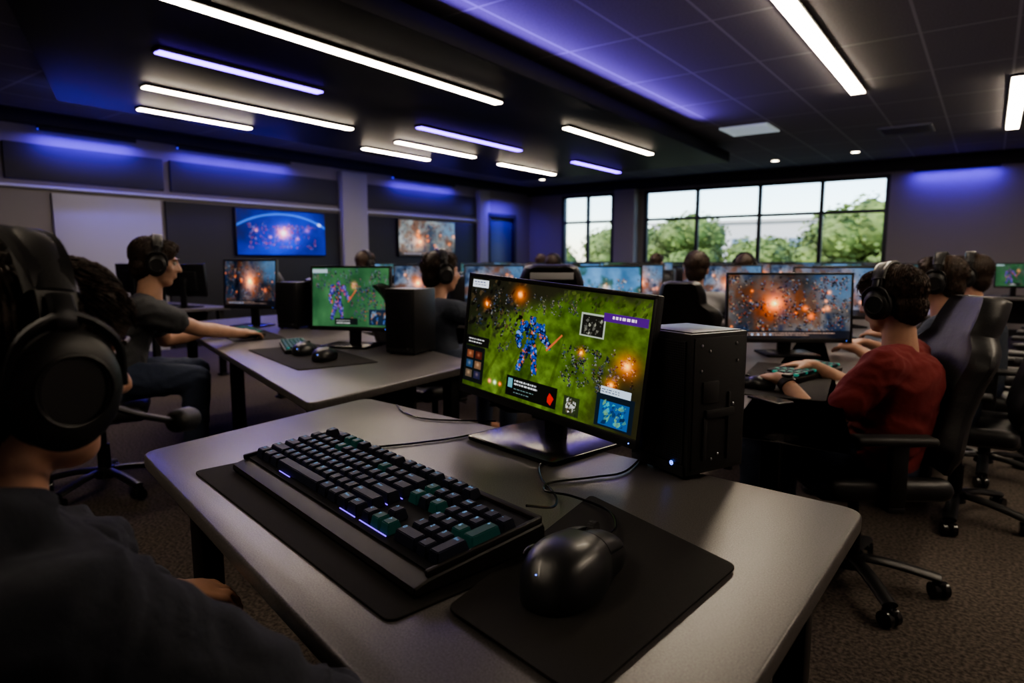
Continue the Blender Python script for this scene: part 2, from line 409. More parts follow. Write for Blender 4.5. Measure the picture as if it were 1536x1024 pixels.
def scr_fire(W, H, seed, cx=.5, cy=.45, tint=(.12, .14, .18), gl=1):
    im = Img(W, H); n = fbm(W, H, 4, seed, 6); n2 = fbm(W, H, 7, seed+40, 5)
    im.a = np.clip(np.stack([tint[0]+.5*(n-.42), tint[1]+.47*(n-.42), tint[2]+.45*(n-.42)], -1), .01, 1)
    im.mix(np.clip((n2-.5)*6, 0, 1), (.30, .15, .07), .6); im.mix(np.clip((.42-n2)*7, 0, 1), (.06, .12, .22), .7)
    im.mix(np.clip((im.X-.62)*5, 0, 1)*np.clip((.55-im.Y)*5, 0, 1), (.28, .42, .56), .6)
    im.glow(cx, cy, .15, (.42, .15, .03), gl)
    im.crowd(int(W*.9), 0, .05, 1, .92, .030, seed, [(.02, .02, .03), (.04, .04, .06), (.18, .10, .06), (.45, .18, .06), (.08, .13, .22), (.28, .36, .46), (.03, .03, .04), (.5, .42, .34)])
    im.glow(cx, cy, .06, (.85, .36, .08), gl); im.glow(cx, cy, .022, (.7, .6, .4), 1)
    r = random.Random(seed)
    for _ in range(9): im.glow(r.random(), r.uniform(.2, .85), r.uniform(.008, .028), (.75, .3, .06), .9)
    im.glow(cx+.3, cy+.2, .03, (.7, .25, .05), .9)
    im.rect(0, .88, 1, 1, (.05, .05, .07), .7); im.strokes(.05, .91, .95, 2, .035, (.6, .5, .45), seed, .014)
    for i in range(6): im.glow(.1+.05*i, .94, .008, (.3, .5, .7), 1)
    return im.a
def scr_green(W, H, seed):
    im = Img(W, H); n = fbm(W, H, 5, seed, 5)
    im.a = np.stack([.08+.18*n, .19+.22*n, .13+.14*n], -1)
    im.crowd(60, 0, .03, 1, .38, .03, seed, [(.1, .12, .2), (.2, .2, .32), (.35, .4, .45), (.06, .08, .08), (.4, .3, .3)])
    im.crowd(80, .5, .3, .98, .9, .03, seed+1, [(.1, .1, .22), (.25, .2, .38), (.45, .28, .2), (.05, .06, .1), (.2, .3, .3)])
    fighter(im, .34, .5, .75, [(.22, .2, .48), (.42, .42, .66), (.6, .3, .22), (.07, .07, .2)], 5)
    im.glow(.55, .3, .04, (.6, .28, .1), .8)
    im.rect(.75, .7, .98, .97, (.08, .12, .2), .9); im.dots(30, .78, .74, .95, .94, [(.2, .3, .5), (.4, .5, .6), (.5, .35, .25)], .01, .025, 4); im.rect(.0, .02, .2, .09, (.6, .65, .7), .8); im.rect(.3, .86, .6, .97, (.05, .05, .07), .8); im.strokes(.32, .89, .58, 2, .04, (.8, .8, .8), 4, .018)
    return im.a*.97
def scr_space(W, H):
    im = Img(W, H); n = fbm(W, H, 4, 44, 6)
    im.a = np.stack([.01+.05*n, .03+.13*n, .14+.48*n], -1); im.glow(.5, .62, .30, (.08, .10, .35), 1)
    d = np.abs(np.sqrt((im.X-.5)**2+((im.Y-1.6)*.5625)**2)-.86); im.mix(np.exp(-(d/.012)**2), (.25, .5, .95), .8)
    im.crowd(150, .12, .3, .88, .85, .022, 9, [(.04, .05, .16), (.3, .15, .25), (.75, .32, .12), (.08, .12, .4), (.6, .6, .9), (.5, .2, .12), (.02, .02, .08)])
    im.glow(.5, .5, .08, (.95, .35, .08), 1); im.glow(.5, .5, .03, (.8, .6, .3), 1); im.glow(.2, .45, .025, (.8, .35, .15), .8); im.glow(.78, .42, .035, (.6, .25, .3), .8); im.glow(.35, .6, .02, (.8, .35, .1), .8); im.glow(.66, .62, .02, (.8, .35, .1), .8)
    im.glow(.93, .28, .022, (.7, .55, .4), 1)
    return im.a
def scr_blue(W, H, seed):
    im = Img(W, H); n = fbm(W, H, 4, seed, 5); n2 = fbm(W, H, 6, seed+9, 5)
    im.a = np.stack([.12+.3*n, .24+.36*n, .36+.42*n], -1)
    im.mix(np.clip((n2-.52)*8, 0, 1), (.12, .22, .12), .6)
    im.crowd(50, 0, .3, 1, .95, .04, seed, [(.06, .09, .12), (.3, .4, .4), (.6, .4, .25), (.1, .18, .12), (.7, .7, .7)])
    im.glow(.5, .5, .06, (.6, .3, .1), .8); im.glow(.25, .6, .03, (.6, .3, .1), .8); im.rect(0, .9, 1, 1, (.08, .1, .14), .8)
    return im.a
def screen_mesh(name, w, h, a, m):
    H, W = a.shape[:2]; a = np.clip(a, 0, 1)**2.2
    xs = np.linspace(-w/2, w/2, W); zs = np.linspace(h/2, -h/2, H)
    X, Z = np.meshgrid(xs, zs); co = np.stack([X, np.zeros_like(X), Z], -1).reshape(-1, 3)
    idx = np.arange(W*H).reshape(H, W); F = np.stack([idx[:-1, :-1], idx[1:, :-1], idx[1:, 1:], idx[:-1, 1:]], -1).reshape(-1, 4)
    me = bpy.data.meshes.new(name); me.from_pydata(co.tolist(), [], F.tolist()); me.materials.append(m)
    at = me.color_attributes.new('Col', 'FLOAT_COLOR', 'POINT')
    c = np.ones((W*H, 4)); c[:, :3] = a.reshape(-1, 3); at.data.foreach_set('color', c.ravel().astype(np.float32)); me.update(); return me
SM = screen_mat('screen_glow', 1.0); SM2 = screen_mat('screen_glow_soft', .9)

def monitor(label, loc, rz, w, h, zc, a, sm=SM, roll=0, tilt=radians(4), basew=.26, based=.2, group=None, simple=False):
    t = thing('computer_monitor', label, 'monitor', loc, rz, group)
    g = G(box((0, .012, 0), (w, .022, h), bev=.004)); g.add(box((0, .03, -.01), (w*.6, .03, h*.6), bev=.012))
    b = .012
    g.add(box((0, -.001, h/2-b/2), (w, .006, b), bev=.002)); g.add(box((0, -.001, -h/2+b), (w, .006, b*2), bev=.002))
    g.add(box((-w/2+b/2, -.001, 0), (b, .006, h), bev=.002)); g.add(box((w/2-b/2, -.001, 0), (b, .006, h), bev=.002))
    hs = obj('housing', g, M['black'], t, (0, 0, zc), (-tilt, roll, 0))
    sw, sh = w-2*b, h-3*b
    o = obj('screen', a if isinstance(a, bpy.types.Mesh) else screen_mesh('screen', sw, sh, a, sm), None, hs, (0, -.0005, b/2))
    if isinstance(a, bpy.types.Mesh): o.scale = (sw, 1, sh)
    obj('neck', G(box((0, .05, zc/2), (.07, .025, zc), bev=.006), box((0, .04, zc-.02), (.09, .03, .09), bev=.008)), M['black'], t)
    obj('base', G(prism(rpoly([(-basew/2, -based*.55), (basew/2, -based*.55), (basew/2, based*.45+.03), (-basew/2, based*.45+.03)], .02), 0, .012, .003)), M['gloss'], t)
    if not simple: obj('power_light', G(cyl((w/2-.03, -.006, -h/2+.012), (w/2-.03, -.0045, -h/2+.012), .0015, n=8)), M['led'], hs)
    return t

# ------------------------------------------------------------------ ROOM
XL, XR, YN, YF, ZC = -9.3, 2.8, -2.6, 13.4, 3.0
carpet = mat('carpet', (.075, .062, .054), .95, bump=1, bscale=220, var=.55, vscale=75, spec=.2)
wallm = mat('wall_paint', (.25, .232, .225), .8, bump=.1, bscale=200)
wallgrey = mat('pilaster_paint', (.34, .335, .345), .8)
walldark = mat('dark_panel', (.018, .019, .022), .6)
upperp = mat('upper_panel', (.05, .05, .06), .6)
tile = grid_mat('ceiling_tile', (.29, .285, .305), (.50, .50, .53), .61, .022, .9)
cloudm = mat('black_ceiling_cloud', (.006, .0065, .009), .5, spec=.25)
trimm = mat('dark_trim', (.014, .014, .017), .6)
railm = mat('light_rail', (.5, .52, .6), .4)
whiteb = mat('white_board', (.40, .40, .43), .5)
framem = mat('window_frame', (.05, .055, .06), .45, .3)
def st(name, g, m, **k): return obj(name, g, m, kind='structure', **k)
st('floor', G(box(((XL+XR)/2, (YN+YF)/2, -.05), (XR-XL+.4, YF-YN+.4, .1))), carpet)
st('ceiling', G(box(((XL+XR)/2, (YN+YF)/2, ZC+.05), (XR-XL+.4, YF-YN+.4, .1))), tile)
st('wall_west', G(box((XL-.1, (YN+YF)/2, ZC/2), (.2, YF-YN+.4, ZC))), wallm)
st('wall_east', G(box((XR+.1, (YN+YF)/2, ZC/2), (.2, YF-YN+.4, ZC))), wallm)
st('wall_south', G(box(((XL+XR)/2, YN-.1, ZC/2), (XR-XL, .2, ZC))), wallm)
W1 = (-8.36, -6.98); W2 = (-6.23, -1.53); ZB, ZT = 1.15, 2.76
g = G()
for x0, x1, z0, z1 in ((XL, XR, 0, ZB), (XL, XR, ZT, ZC), (XL, W1[0], ZB, ZT), (W1[1], W2[0], ZB, ZT), (W2[1], XR, ZB, ZT)):
    g.add(box(((x0+x1)/2, YF+.12, (z0+z1)/2), (x1-x0, .24, z1-z0)))
st('wall_north', g, wallm)
def window(n, x0, x1, xs):
    g = G(); w = .07
    for x in [x0+w/2, x1-w/2]+list(xs): g.add(box((x, YF+.04, (ZB+ZT)/2), (w, .08, ZT-ZB), bev=.005))
    for z in (ZB+.035, 2.13, ZT-.035): g.add(box(((x0+x1)/2, YF+.04, z), (x1-x0, .075, .06), bev=.005))
    g.add(box(((x0+x1)/2, YF-.03, ZB-.02), (x1-x0+.1, .12, .04), bev=.005))
    st('window_%d' % n, g, framem)
window(1, W1[0], W1[1], [-7.66]); window(2, W2[0], W2[1], [-5.04, -3.77, -2.64])
st('trim_1', G(box(((XL+XR)/2, YF-.06, 2.90), (XR-XL, .12, .2), bev=.01)), trimm)
st('trim_2', G(box((XL+.05, (YN+YF)/2, 2.92), (.1, YF-YN, .16), bev=.01)), trimm)
st('trim_3', G(box(((W1[1]+W2[0])/2, YF-.12, 1.4), (.5, .24, 2.79), bev=.01)), wallgrey)
st('baseboard_north', G(box(((XL+XR)/2, YF-.01, .06), (XR-XL, .02, .12))), trimm)
st('baseboard_west', G(box((XL+.01, (YN+YF)/2, .06), (.02, YF-YN, .12))), trimm)
def wp(name, y0, y1, z0, z1, m, t=.04): return st(name, G(box((XL+t/2, (y0+y1)/2, (z0+z1)/2), (t, y1-y0, z1-z0), bev=.004)), m)
wp('trim_4', 4.5, 7.48, .0, 2.06, walldark, .05); wp('trim_5', 8.08, 11.26, .0, 2.06, walldark, .05)
wp('trim_6', 3.15, 4.44, .0, 2.06, whiteb, .05); wp('trim_7', -2.5, 2.6, .0, 2.06, walldark, .05)
wp('trim_8', YN, 7.48, 2.10, 2.135, railm, .08); wp('trim_9', 8.08, 11.26, 2.10, 2.135, railm, .08)
wp('trim_10', 4.6, 7.46, 2.2, 2.62, upperp, .05); wp('trim_11', 8.1, 11.24, 2.2, 2.62, upperp, .05); wp('trim_12', 2.7, 4.5, 2.2, 2.62, upperp, .05)
wp('trim_13', 7.5, 8.06, 0, 2.78, wallgrey, .14); wp('trim_14', 11.28, 11.64, 0, 2.78, wallgrey, .14)
blued = mat('door_blue', (.03, .04, .12), .4)
st('door_1', G(box((XL+.04, 12.1, 1.1), (.08, .9, 2.2), bev=.01), box((XL+.1, 12.42, 1.05), (.04, .03, .2), bev=.008)), blued)
st('trim_15', G(box((XL+.08, 12.1, 2.26), (.14, 1.06, .1), bev=.01), box((XL+.08, 11.61, 1.1), (.14, .08, 2.3), bev=.01), box((XL+.08, 12.6, 1.1), (.14, .08, 2.3), bev=.01)), trimm)
cl = [(-6.4, 2.2), (-4.6, 1.4), (-3.2, .8), (-3.2, 3.6), (-3.4, 10.35), (-7.4, 10.35), (-7.3, 2.6)]
st('trim_16', G(prism(cl, 2.76, 2.92, .01)), cloudm)
st('trim_17', G(prism([(-6.3, 2.5), (-4.6, 1.7), (-3.5, 1.1), (-3.5, 3.6), (-3.7, 10.1), (-7.1, 10.1), (-7.0, 2.8)], 2.921, 3.0)), trimm)

WL = emat('warm_white_led', (1, .84, .64), 24); PL = emat('purple_led', (.20, .06, 1.0), 6.5); BL = emat('blue_led_strip', (.07, .03, 1.0), 1.4)
def lightbar(x, y0, y1, z, m, lab, w=.085, grp='linear ceiling lights'):
    t = thing('linear_ceiling_light', lab, 'ceiling light', (x, (y0+y1)/2, z), 0, grp); L = y1-y0
    obj('light_housing', G(box((0, 0, .011), (w+.03, L+.03, .022), bev=.003)), M['matte'], t)
    obj('diffuser', G(box((0, 0, -.006), (w, L, .01), bev=.002)), m, t)
WHL = 'slim warm white LED bar on the black ceiling panel'; PUL = 'slim purple LED bar on the black ceiling panel'
zc = 2.736
for x, a, b in ((-3.89, 1.9, 5.08), (-6.0, 2.8, 5.06), (-6.9, 3.16, 4.36), (-6.17, 5.94, 7.46), (-6.88, 6.01, 7.25), (-3.98, 6.45, 8.72), (-6.27, 8.21, 9.77)):
    lightbar(x, a, b, zc, WL, WHL)
for x, a, b in ((-4.93, 2.41, 3.82), (-5.3, 5.44, 7.39), (-5.23, 8.69, 10.2)): lightbar(x, a, b, zc, PL, PUL)
CWL = 'bright warm white LED bar set in the tiled ceiling'
lightbar(-1.24, 3.4, 7.76, 2.976, WL, CWL, .13); lightbar(.1, 8.0, 11.0, 2.976, WL, CWL, .13); lightbar(1.5, 1.6, 5.5, 2.976, WL, CWL, .13); lightbar(-2.0, -1.7, .5, 2.976, WL, CWL, .10)  # last bar is out of view, added to light the hooded player and near desk
dl = emat('downlight_glow', (1, .85, .62), 14)
first = None
for x, y in ((-8.1, 6.9), (-8.2, 10.2), (-8.0, 12.0), (-5.6, 11.6), (-3.2, 12.2), (-1.9, 12.0)):
    if first is None:
        first = thing('recessed_downlight', 'small round recessed downlight in the ceiling', 'ceiling light', (x, y, ZC), 0, 'recessed downlights')
        obj('ring', G(torus((0, 0, -.008), .07, .01, 'Z', 24, 8)), M['white'], first); obj('lamp', G(cyl((0, 0, -.012), (0, 0, -.002), .06, n=24)), dl, first)
    else: dup(first, (x, y, ZC), 0)
vent = thing('ceiling_vent', 'square white slatted air vent in the tiled ceiling', 'air vent', (-2.75, 9.15, ZC), 0)
g = G(); ww = mat('vent_white_glow', (.7, .7, .72), .5, emit=(.8, .95, 1), estr=.12)  # faint emission put into the vent material to brighten it; the vent is no lamp
for i in range(9): g.add(box((0, -.26+.065*i, -.012), (.56, .04, .006), R3(0, .4)))
obj('slats', g, ww, vent); obj('frame', G(*[box((s*.295, 0, -.01), (.03, .61, .02)) for s in (-1, 1)], *[box((0, s*.295, -.01), (.61, .03, .02)) for s in (-1, 1)]), ww, vent)
v2 = dup(vent, (-1.05, 10.4, ZC), 0, 'square grey slatted air vent in the tiled ceiling')
vg = mat('vent_grey', (.3, .33, .34), .6)
for ch in v2.children:
    ch.data = ch.data.copy(); ch.data.materials[0] = vg
def area(name, loc, rot, sx, sy, col, e, portal=False):
    l = bpy.data.lights.new(name, 'AREA'); l.shape = 'RECTANGLE'; l.size = sx; l.size_y = sy; l.color = col; l.energy = e
    if portal: l.cycles.is_portal = True
    o = bpy.data.objects.new(name, l); COL.objects.link(o); o.location = loc; o.rotation_euler = rot; return o
BC = (.11, .045, 1)
for y0, y1 in ((3.05, 4.15), (4.7, 6.5), (8.75, 10.5)):
    t = thing('wall_wash_light', 'thin blue LED strip washing the upper wall', 'wall light', (XL+.07, (y0+y1)/2, 2.80), 0, 'blue wall wash strips')
    obj('light_housing', G(box((0, 0, .02), (.06, y1-y0, .03), bev=.004), box((.03, 0, -.0), (.004, y1-y0, .045))), M['matte'], t)
    obj('diffuser', G(box((-.005, 0, -.004), (.035, y1-y0-.02, .016))), BL, t)
    area('blue_wash', (XL+.15, (y0+y1)/2, 2.79), (0, radians(-14), 0), .05, y1-y0, BC, 13)
t = thing('wall_wash_light', 'thin blue LED strip above the window wall', 'wall light', (-.58, YF-.07, 2.78), 0, 'blue wall wash strips')
obj('light_housing', G(box((0, 0, .02), (1.2, .06, .03), bev=.004), box((0, -.03, 0), (1.2, .004, .045))), M['matte'], t); obj('diffuser', G(box((0, 0, -.004), (1.16, .035, .016))), BL, t)
area('blue_wash', (-.58, YF-.14, 2.74), (radians(14), 0, 0), 1.2, .05, BC, 6)
area('door_blue_light', (XL+.4, 12.1, 2.5), (0, radians(20), 0), .1, .9, BC, 9)
area('cove_light', (-3.12, 5.6, 2.84), (0, radians(-104), 0), .10, 5.0, (.26, .14, 1), 13)
area('cove_light_west', (-7.50, 6.3, 2.84), (0, radians(104), 0), .1, 7.0, (.14, .12, 1), 6)

def tv(y, a, label):
    t = thing('wall_television', label, 'television', (XL+.05, y, 1.68), radians(90))
    w, h = 1.64, .72
    hs = obj('housing', G(box((0, -.035, 0), (w, .05, h), bev=.006), box((0, -.005, 0), (.6, .012, .4))), M['black'], t)
    obj('screen', screen_mesh('screen', w-.03, h-.03, a, SM), None, hs, (0, -.0615, 0))
tv(6.31, scr_space(200, 90), 'wall television showing a blue space battle')
tv(9.65, scr_fire(200, 90, 61, .35, .6, (.30, .33, .34), .6), 'wall television showing a smoky grey battle')

# ------------------------------------------------------------------ DESKS
def desk(label, pts, legs, panel=None, group=None, top=.75, th=.034, mtop='desk'):
    cx = sum(p[0] for p in pts)/len(pts); cy = sum(p[1] for p in pts)/len(pts)
    t = thing('computer_desk', label, 'desk', (cx, cy, 0), 0, group)
    q = rpoly([(p[0]-cx, p[1]-cy) for p in pts], .05)
    obj('tabletop', G(prism(q, top-th, top, .006, 3)), M[mtop], t)
    for x, y in legs: obj('leg', G(box((x-cx, y-cy, (top-th)/2), (.06, .06, top-th), bev=.006), box((x-cx, y-cy, .012), (.09, .09, .024), bev=.006)), M['metal'], t)
    if panel:
        (x0, y0), (x1, y1) = panel; L = sqrt((x1-x0)**2+(y1-y0)**2); a = math.atan2(y1-y0, x1-x0)
        obj('modesty_panel', G(box(((x0+x1)/2-cx, (y0+y1)/2-cy, .53), (L, .018, .34), R3(a), bev=.003)), M['matte'], t)
    return t
desk('grey laminate desk holding the large keyboard and lit monitor', [(-1.76, .75), (-1.81, 1.56), (-.165, 1.43), (-.20, .38)],
     [(-1.66, .86), (-1.70, 1.45), (-.27, 1.34), (-.29, .5)], ((-1.62, 1.40), (-.34, 1.29)))
desk('long grey desk with two gaming monitors and two mice', [(-1.89, 1.37), (-5.25, 2.55), (-5.3, 3.65), (-1.97, 2.43)],
     [(-2.05, 1.52), (-2.10, 2.35), (-3.6, 2.9), (-3.55, 2.08), (-5.1, 2.62), (-5.15, 3.45)], ((-2.2, 2.2), (-5.0, 3.2)))
desk('grey desk with monitor where the red-shirted player sits', [(-.42, 1.96), (-.50, 1.96), (-1.25, 2.9), (-1.25, 6.3), (-.42, 6.3)],
     [(-.52, 2.12), (-1.15, 3.05), (-1.15, 6.2), (-.52, 6.2), (-1.15, 4.6)], ((-1.0, 3.1), (-1.0, 6.1)))
RG = 'rows of computer desks'
def rowdesk(x0, x1, y0, y1, lab='long dark grey computer desk in a row'):
    n = max(2, int((x1-x0)/1.8)+1); lg = [(x0+.1+(x1-x0-.2)*i/(n-1), y) for i in range(n) for y in (y0+.08, y1-.08)]
    desk(lab, [(x0, y0), (x1, y0), (x1, y1), (x0, y1)], lg, ((x0+.15, y1-.2), (x1-.15, y1-.2)), RG)
rowdesk(-5.0, -1.95, 3.85, 4.7)
rowdesk(-6.6, -1.45, 5.2, 6.05)
rowdesk(-7.4, -.4, 7.0, 7.85)
rowdesk(-7.6, -.2, 8.9, 9.75)
rowdesk(-8.0, .6, 10.9, 11.75)
rowdesk(-8.3, -6.6, 3.0, 3.85)

# ------------------------------------------------------------------ HERO DESK ITEMS
monitor('large monitor showing a green battlefield game on the near desk', (-.960, 1.452, .75), radians(-12), .70, .368, .258,
        scr_hero(540, 286), SM, roll=radians(3.5), tilt=radians(5), basew=.34, based=.25)
def tower(label, loc, rz, w, d, h, group=None, hero=False):
    t = thing('computer_tower', label, 'computer', loc, rz, group)
    g = G(box((0, 0, h/2+.006), (w, d, h-.012), bev=.004)); 
    for sx in (-1, 1):
        for sy in (-1, 1): g.add(cyl((sx*w*.38, sy*d*.38, 0), (sx*w*.38, sy*d*.38, .012), .012))
    obj('case', g, M['black'], t)
    obj('front_panel', G(box((0, -d/2-.002, h*.53), (w*.86, .006, h*.84), bev=.002)), M['perf'], t, label='perforated steel front grille')
    g = G(box((0, -d/2-.003, .022), (w*.9, .008, .026), bev=.002)); obj('front_strip', g, M['black'], t)
    obj('power_button', G(torus((w*.28, -d/2-.008, .035), .0045, .001, 'Y', 20, 6), cyl((w*.28, -d/2-.009, .035), (w*.28, -d/2-.006, .035), .0015)), M['led'] if hero else M['chrome'], t)
    if hero:
        obj('side_panel', G(box((w/2+.001, 0, h*.52), (.004, d*.9, h*.9), bev=.001), box((w/2+.004, -.03, h*.60), (.006, .05, .05), bev=.002), box((w/2+.004, .03, h*.35), (.006, .006, .16), bev=.001), box((w/2+.004, -.045, h*.28), (.008, .012, .10), bev=.002), box((w/2+.004, .0, h*.45), (.012, .09, .02), bev=.002)), M['matte'], t)
        g = G()
        for (y, z) in ((-.06, .92), (-.035, .88), (.05, .92), (.055, .8), (-.06, .75), (.045, .5), (-.04, .15), (-.02, .13), (.0, .16), (-.045, .2)):
            g.add(ell((w/2+.004, y, h*z), (.002, .0035, .0035), None, 10, 6))
        obj('screws', g, M['chrome'], t)
        obj('top_panel', G(box((0, 0, h+.001), (w*.9, d*.88, .003), bev=.001)), M['metal'], t)
    return t
tower('black computer tower with perforated front beside the near monitor', (-.572, 1.500, .75), radians(-24), .195, .18, .337, hero=True)

def keyboard_big():
    L, D = .785, .268
    t = thing('mechanical_keyboard', 'large black mechanical keyboard with purple underglow on a mat', 'keyboard', (-1.0, .85, .754), radians(-12.3))
    tl = radians(5)
    R = R3(0, tl)
    def zt(y): return .028+(y+D/2)*math.tan(tl)
    g = G()
    prof = [(-D/2+.003, .002), (-D/2, .008), (-D/2+.002, .017), (-D/2+.026, .024), (D/2-.004, .028+D*math.tan(tl)-.006), (D/2, .028+D*math.tan(tl)-.012), (D/2, .004)]
    vs = []; fs = []; n = len(prof)
    for x in (-L/2, -L/2+.003, L/2-.003, L/2):
        ins = .003 if abs(x) == L/2 else 0
        for y, z in prof: vs.append(V((x, y*(1-ins*4), z-(ins if z > .015 else -ins))))
    for j in range(3):
        for k in range(n): fs.append([j*n+k, j*n+(k+1) % n, (j+1)*n+(k+1) % n, (j+1)*n+k])
    fs.append(list(range(n))); fs.append(list(range(3*n, 4*n)))
    g.add((vs, fs)); obj('case', g, M['kbase'], t, ang=25)
    g = G(box((0, D/2-.008, zt(D/2-.01)+.0), (L-.01, .014, .012), R, bev=.003), box((-L/2+.006, .010, zt(.010)), (.010, D-.03, .012), R, bev=.003), box((L/2-.006, .010, zt(.010)), (.010, D-.03, .012), R, bev=.003))
    obj('rim', g, M['kbase'], t)
    u = .0332; x0 = -L/2+.018; vp = (D-.060)/6.25; ky0 = D/2-.028
    plate = mat('switch_plate', (.010, .010, .013), .75, spec=.2)
    obj('switch_plate', G(box((0, .010, zt(.010)-.0035), (L-.02, D-.05, .004), R)), plate, t)
    def bar(xa, xb, y): return box(((xa+xb)/2, y, zt(y)+.0002), (xb-xa, .0014, .0016), R)
    yf = ky0-5.25*vp-vp/2-.001
    g = G(bar(x0+4.5*u, x0+6.2*u, yf), bar(x0+15.5*u, x0+18.3*u, yf), bar(x0+13.2*u, x0+15*u, yf))
    for k in (2.75, 3.75, 4.75): g.add(bar(x0, x0+15*u, ky0-k*vp))
    obj('underglow', g, M['uglow'], t)
    keys = []
    def row(r, items, xs=0):
        x = xs
        for it in items:
            if isinstance(it, (int, float)): x += it; continue
            lab, w = it; keys.append((x+w/2, r, w, 1, lab)); x += w
    row(0, [('Esc', 1), 1]+[('F%d' % i, 1) for i in (1, 2, 3, 4)]+[.5]+[('F%d' % i, 1) for i in (5, 6, 7, 8)]+[.5]+[('F%d' % i, 1) for i in (9, 10, 11, 12)])
    row(1.25, [(c, 1) for c in '`1234567890-=']+[('Back', 2)])
    row(2.25, [('Tab', 1.5)]+[(c, 1) for c in 'QWERTYUIOP[]']+[('\\', 1.5)])
    row(3.25, [('Caps', 1.75)]+[(c, 1) for c in "ASDFGHJKL;'"]+[('Enter', 2.25)])
    row(4.25, [('Shift', 2.25)]+[(c, 1) for c in 'ZXCVBNM,./']+[('Shift', 2.75)])
    row(5.25, [('Ctrl', 1.25), ('Fn', 1.25), ('Alt', 1.25), ('', 6.25), ('Alt', 1.25), ('Fn', 1.25), ('Menu', 1.25), ('Ctrl', 1.25)])
    for i, l in enumerate(('Prt', 'Scr', 'Brk')): keys.append((15.9+i, 0, 1, 1, l))
    for i, l in enumerate(('Ins', 'Hm', 'PU')): keys.append((15.9+i, 1.25, 1, 1, l))
    for i, l in enumerate(('Del', 'End', 'PD')): keys.append((15.9+i, 2.25, 1, 1, l))
    keys.append((16.9, 4.25, 1, 1, '^'))
    for i, l in enumerate('<v>'): keys.append((15.9+i, 5.25, 1, 1, l))
    for i, l in enumerate(('Num', '/', '*', '-')): keys.append((19.3+i, 1.25, 1, 1, l))
    for i, l in enumerate('789'): keys.append((19.3+i, 2.25, 1, 1, l))
    for i, l in enumerate('456'): keys.append((19.3+i, 3.25, 1, 1, l))
    for i, l in enumerate('123'): keys.append((19.3+i, 4.25, 1, 1, l))
    keys += [(22.3, 2.75, 1, 2, '+'), (22.3, 4.75, 1, 2, 'Ent'), (19.8, 5.25, 2, 1, '0'), (21.3, 5.25, 1, 1, '.')]
    keys.sort(key=lambda k: -k[1])
    glyph = {}
    def letters(s):
        if s in glyph: return glyph[s]
        c = bpy.data.curves.new('t', 'FONT'); c.body = s; c.size = .0125 if len(s) == 1 else .0085; c.resolution_u = 2
        o = bpy.data.objects.new('t', c); COL.objects.link(o); bpy.context.view_layer.update()
        me = bpy.data.meshes.new_from_object(o.evaluated_get(bpy.context.evaluated_depsgraph_get()))
        r = ([v.co.copy() for v in me.vertices], [list(p.vertices) for p in me.polygons])
        bpy.data.objects.remove(o); bpy.data.meshes.remove(me); glyph[s] = r; return r
    KH = .0195
    def keygeo(w, hgt, lab):
        W = w*u-.0030; Dd = hgt*vp-.0030; k = .0042
        bm = bmesh.new(); bmesh.ops.create_cube(bm, size=1)
        for v in bm.verts:
            top = v.co.z > 0; v.co = V((v.co.x*(W-(2*k if top else 0)), v.co.y*(Dd-(2*k if top else 0))+(.0012 if top else 0), .0 if v.co.z < 0 else KH))
        bmesh.ops.bevel(bm, geom=bm.edges[:], offset=.0015, segments=2, affect='EDGES')
        g = G(from_bm(bm))
        if lab:
            v, f = letters(lab); g.add(([V((p.x-W/2+k+.002, p.y+Dd/2-k-.0100, KH+.00012)) for p in v], f), 1)
        return g
    rnd = random.Random(4)
    rest = G()
    for i, (kx, ky, w, hh, lab) in enumerate(keys):
        x = x0+kx*u; y = ky0-ky*vp
        loc = V((x, y, zt(y)-.001)); gk = keygeo(w, hh, lab)
        teal = (kx > 15 and kx < 19 and rnd.random() < .6) or rnd.random() < .05
        if i < 100: obj('key', gk, [M['teal'] if teal else M['key'], M['legend']], t, loc, (tl, 0, 0))
        else: rest.v += [tuple(R @ V(v)+loc) for v in gk.v]; o = len(rest.v)-len(gk.v); rest.f += [[q+o for q in f] for f in gk.f]; rest.m += gk.m
    obj('keys', rest, [M['key'], M['legend']], t, kind='stuff')
    return t
keyboard_big()

obj('desk_mat', G(prism(rpoly([(-.45, -.175), (.42, -.175), (.42, .13), (-.45, .13)], .02), 0, .004, .001)), M['rubber'], None, (-1.01, .83, .75), (0, 0, radians(-11.5)), label='black rubber desk mat under the large keyboard', cat='desk mat')
obj('mouse_mat', G(prism(rpoly([(-.59+.5, .645-.87), (-.335+.5, .59-.87), (-.295+.5, 1.02-.87), (-.645+.5, 1.16-.87)], .018), 0, .004, .001)), M['rubber'], None, (-.5, .87, .7545), label='black square mouse mat overlapping the keyboard mat', cat='mouse mat')

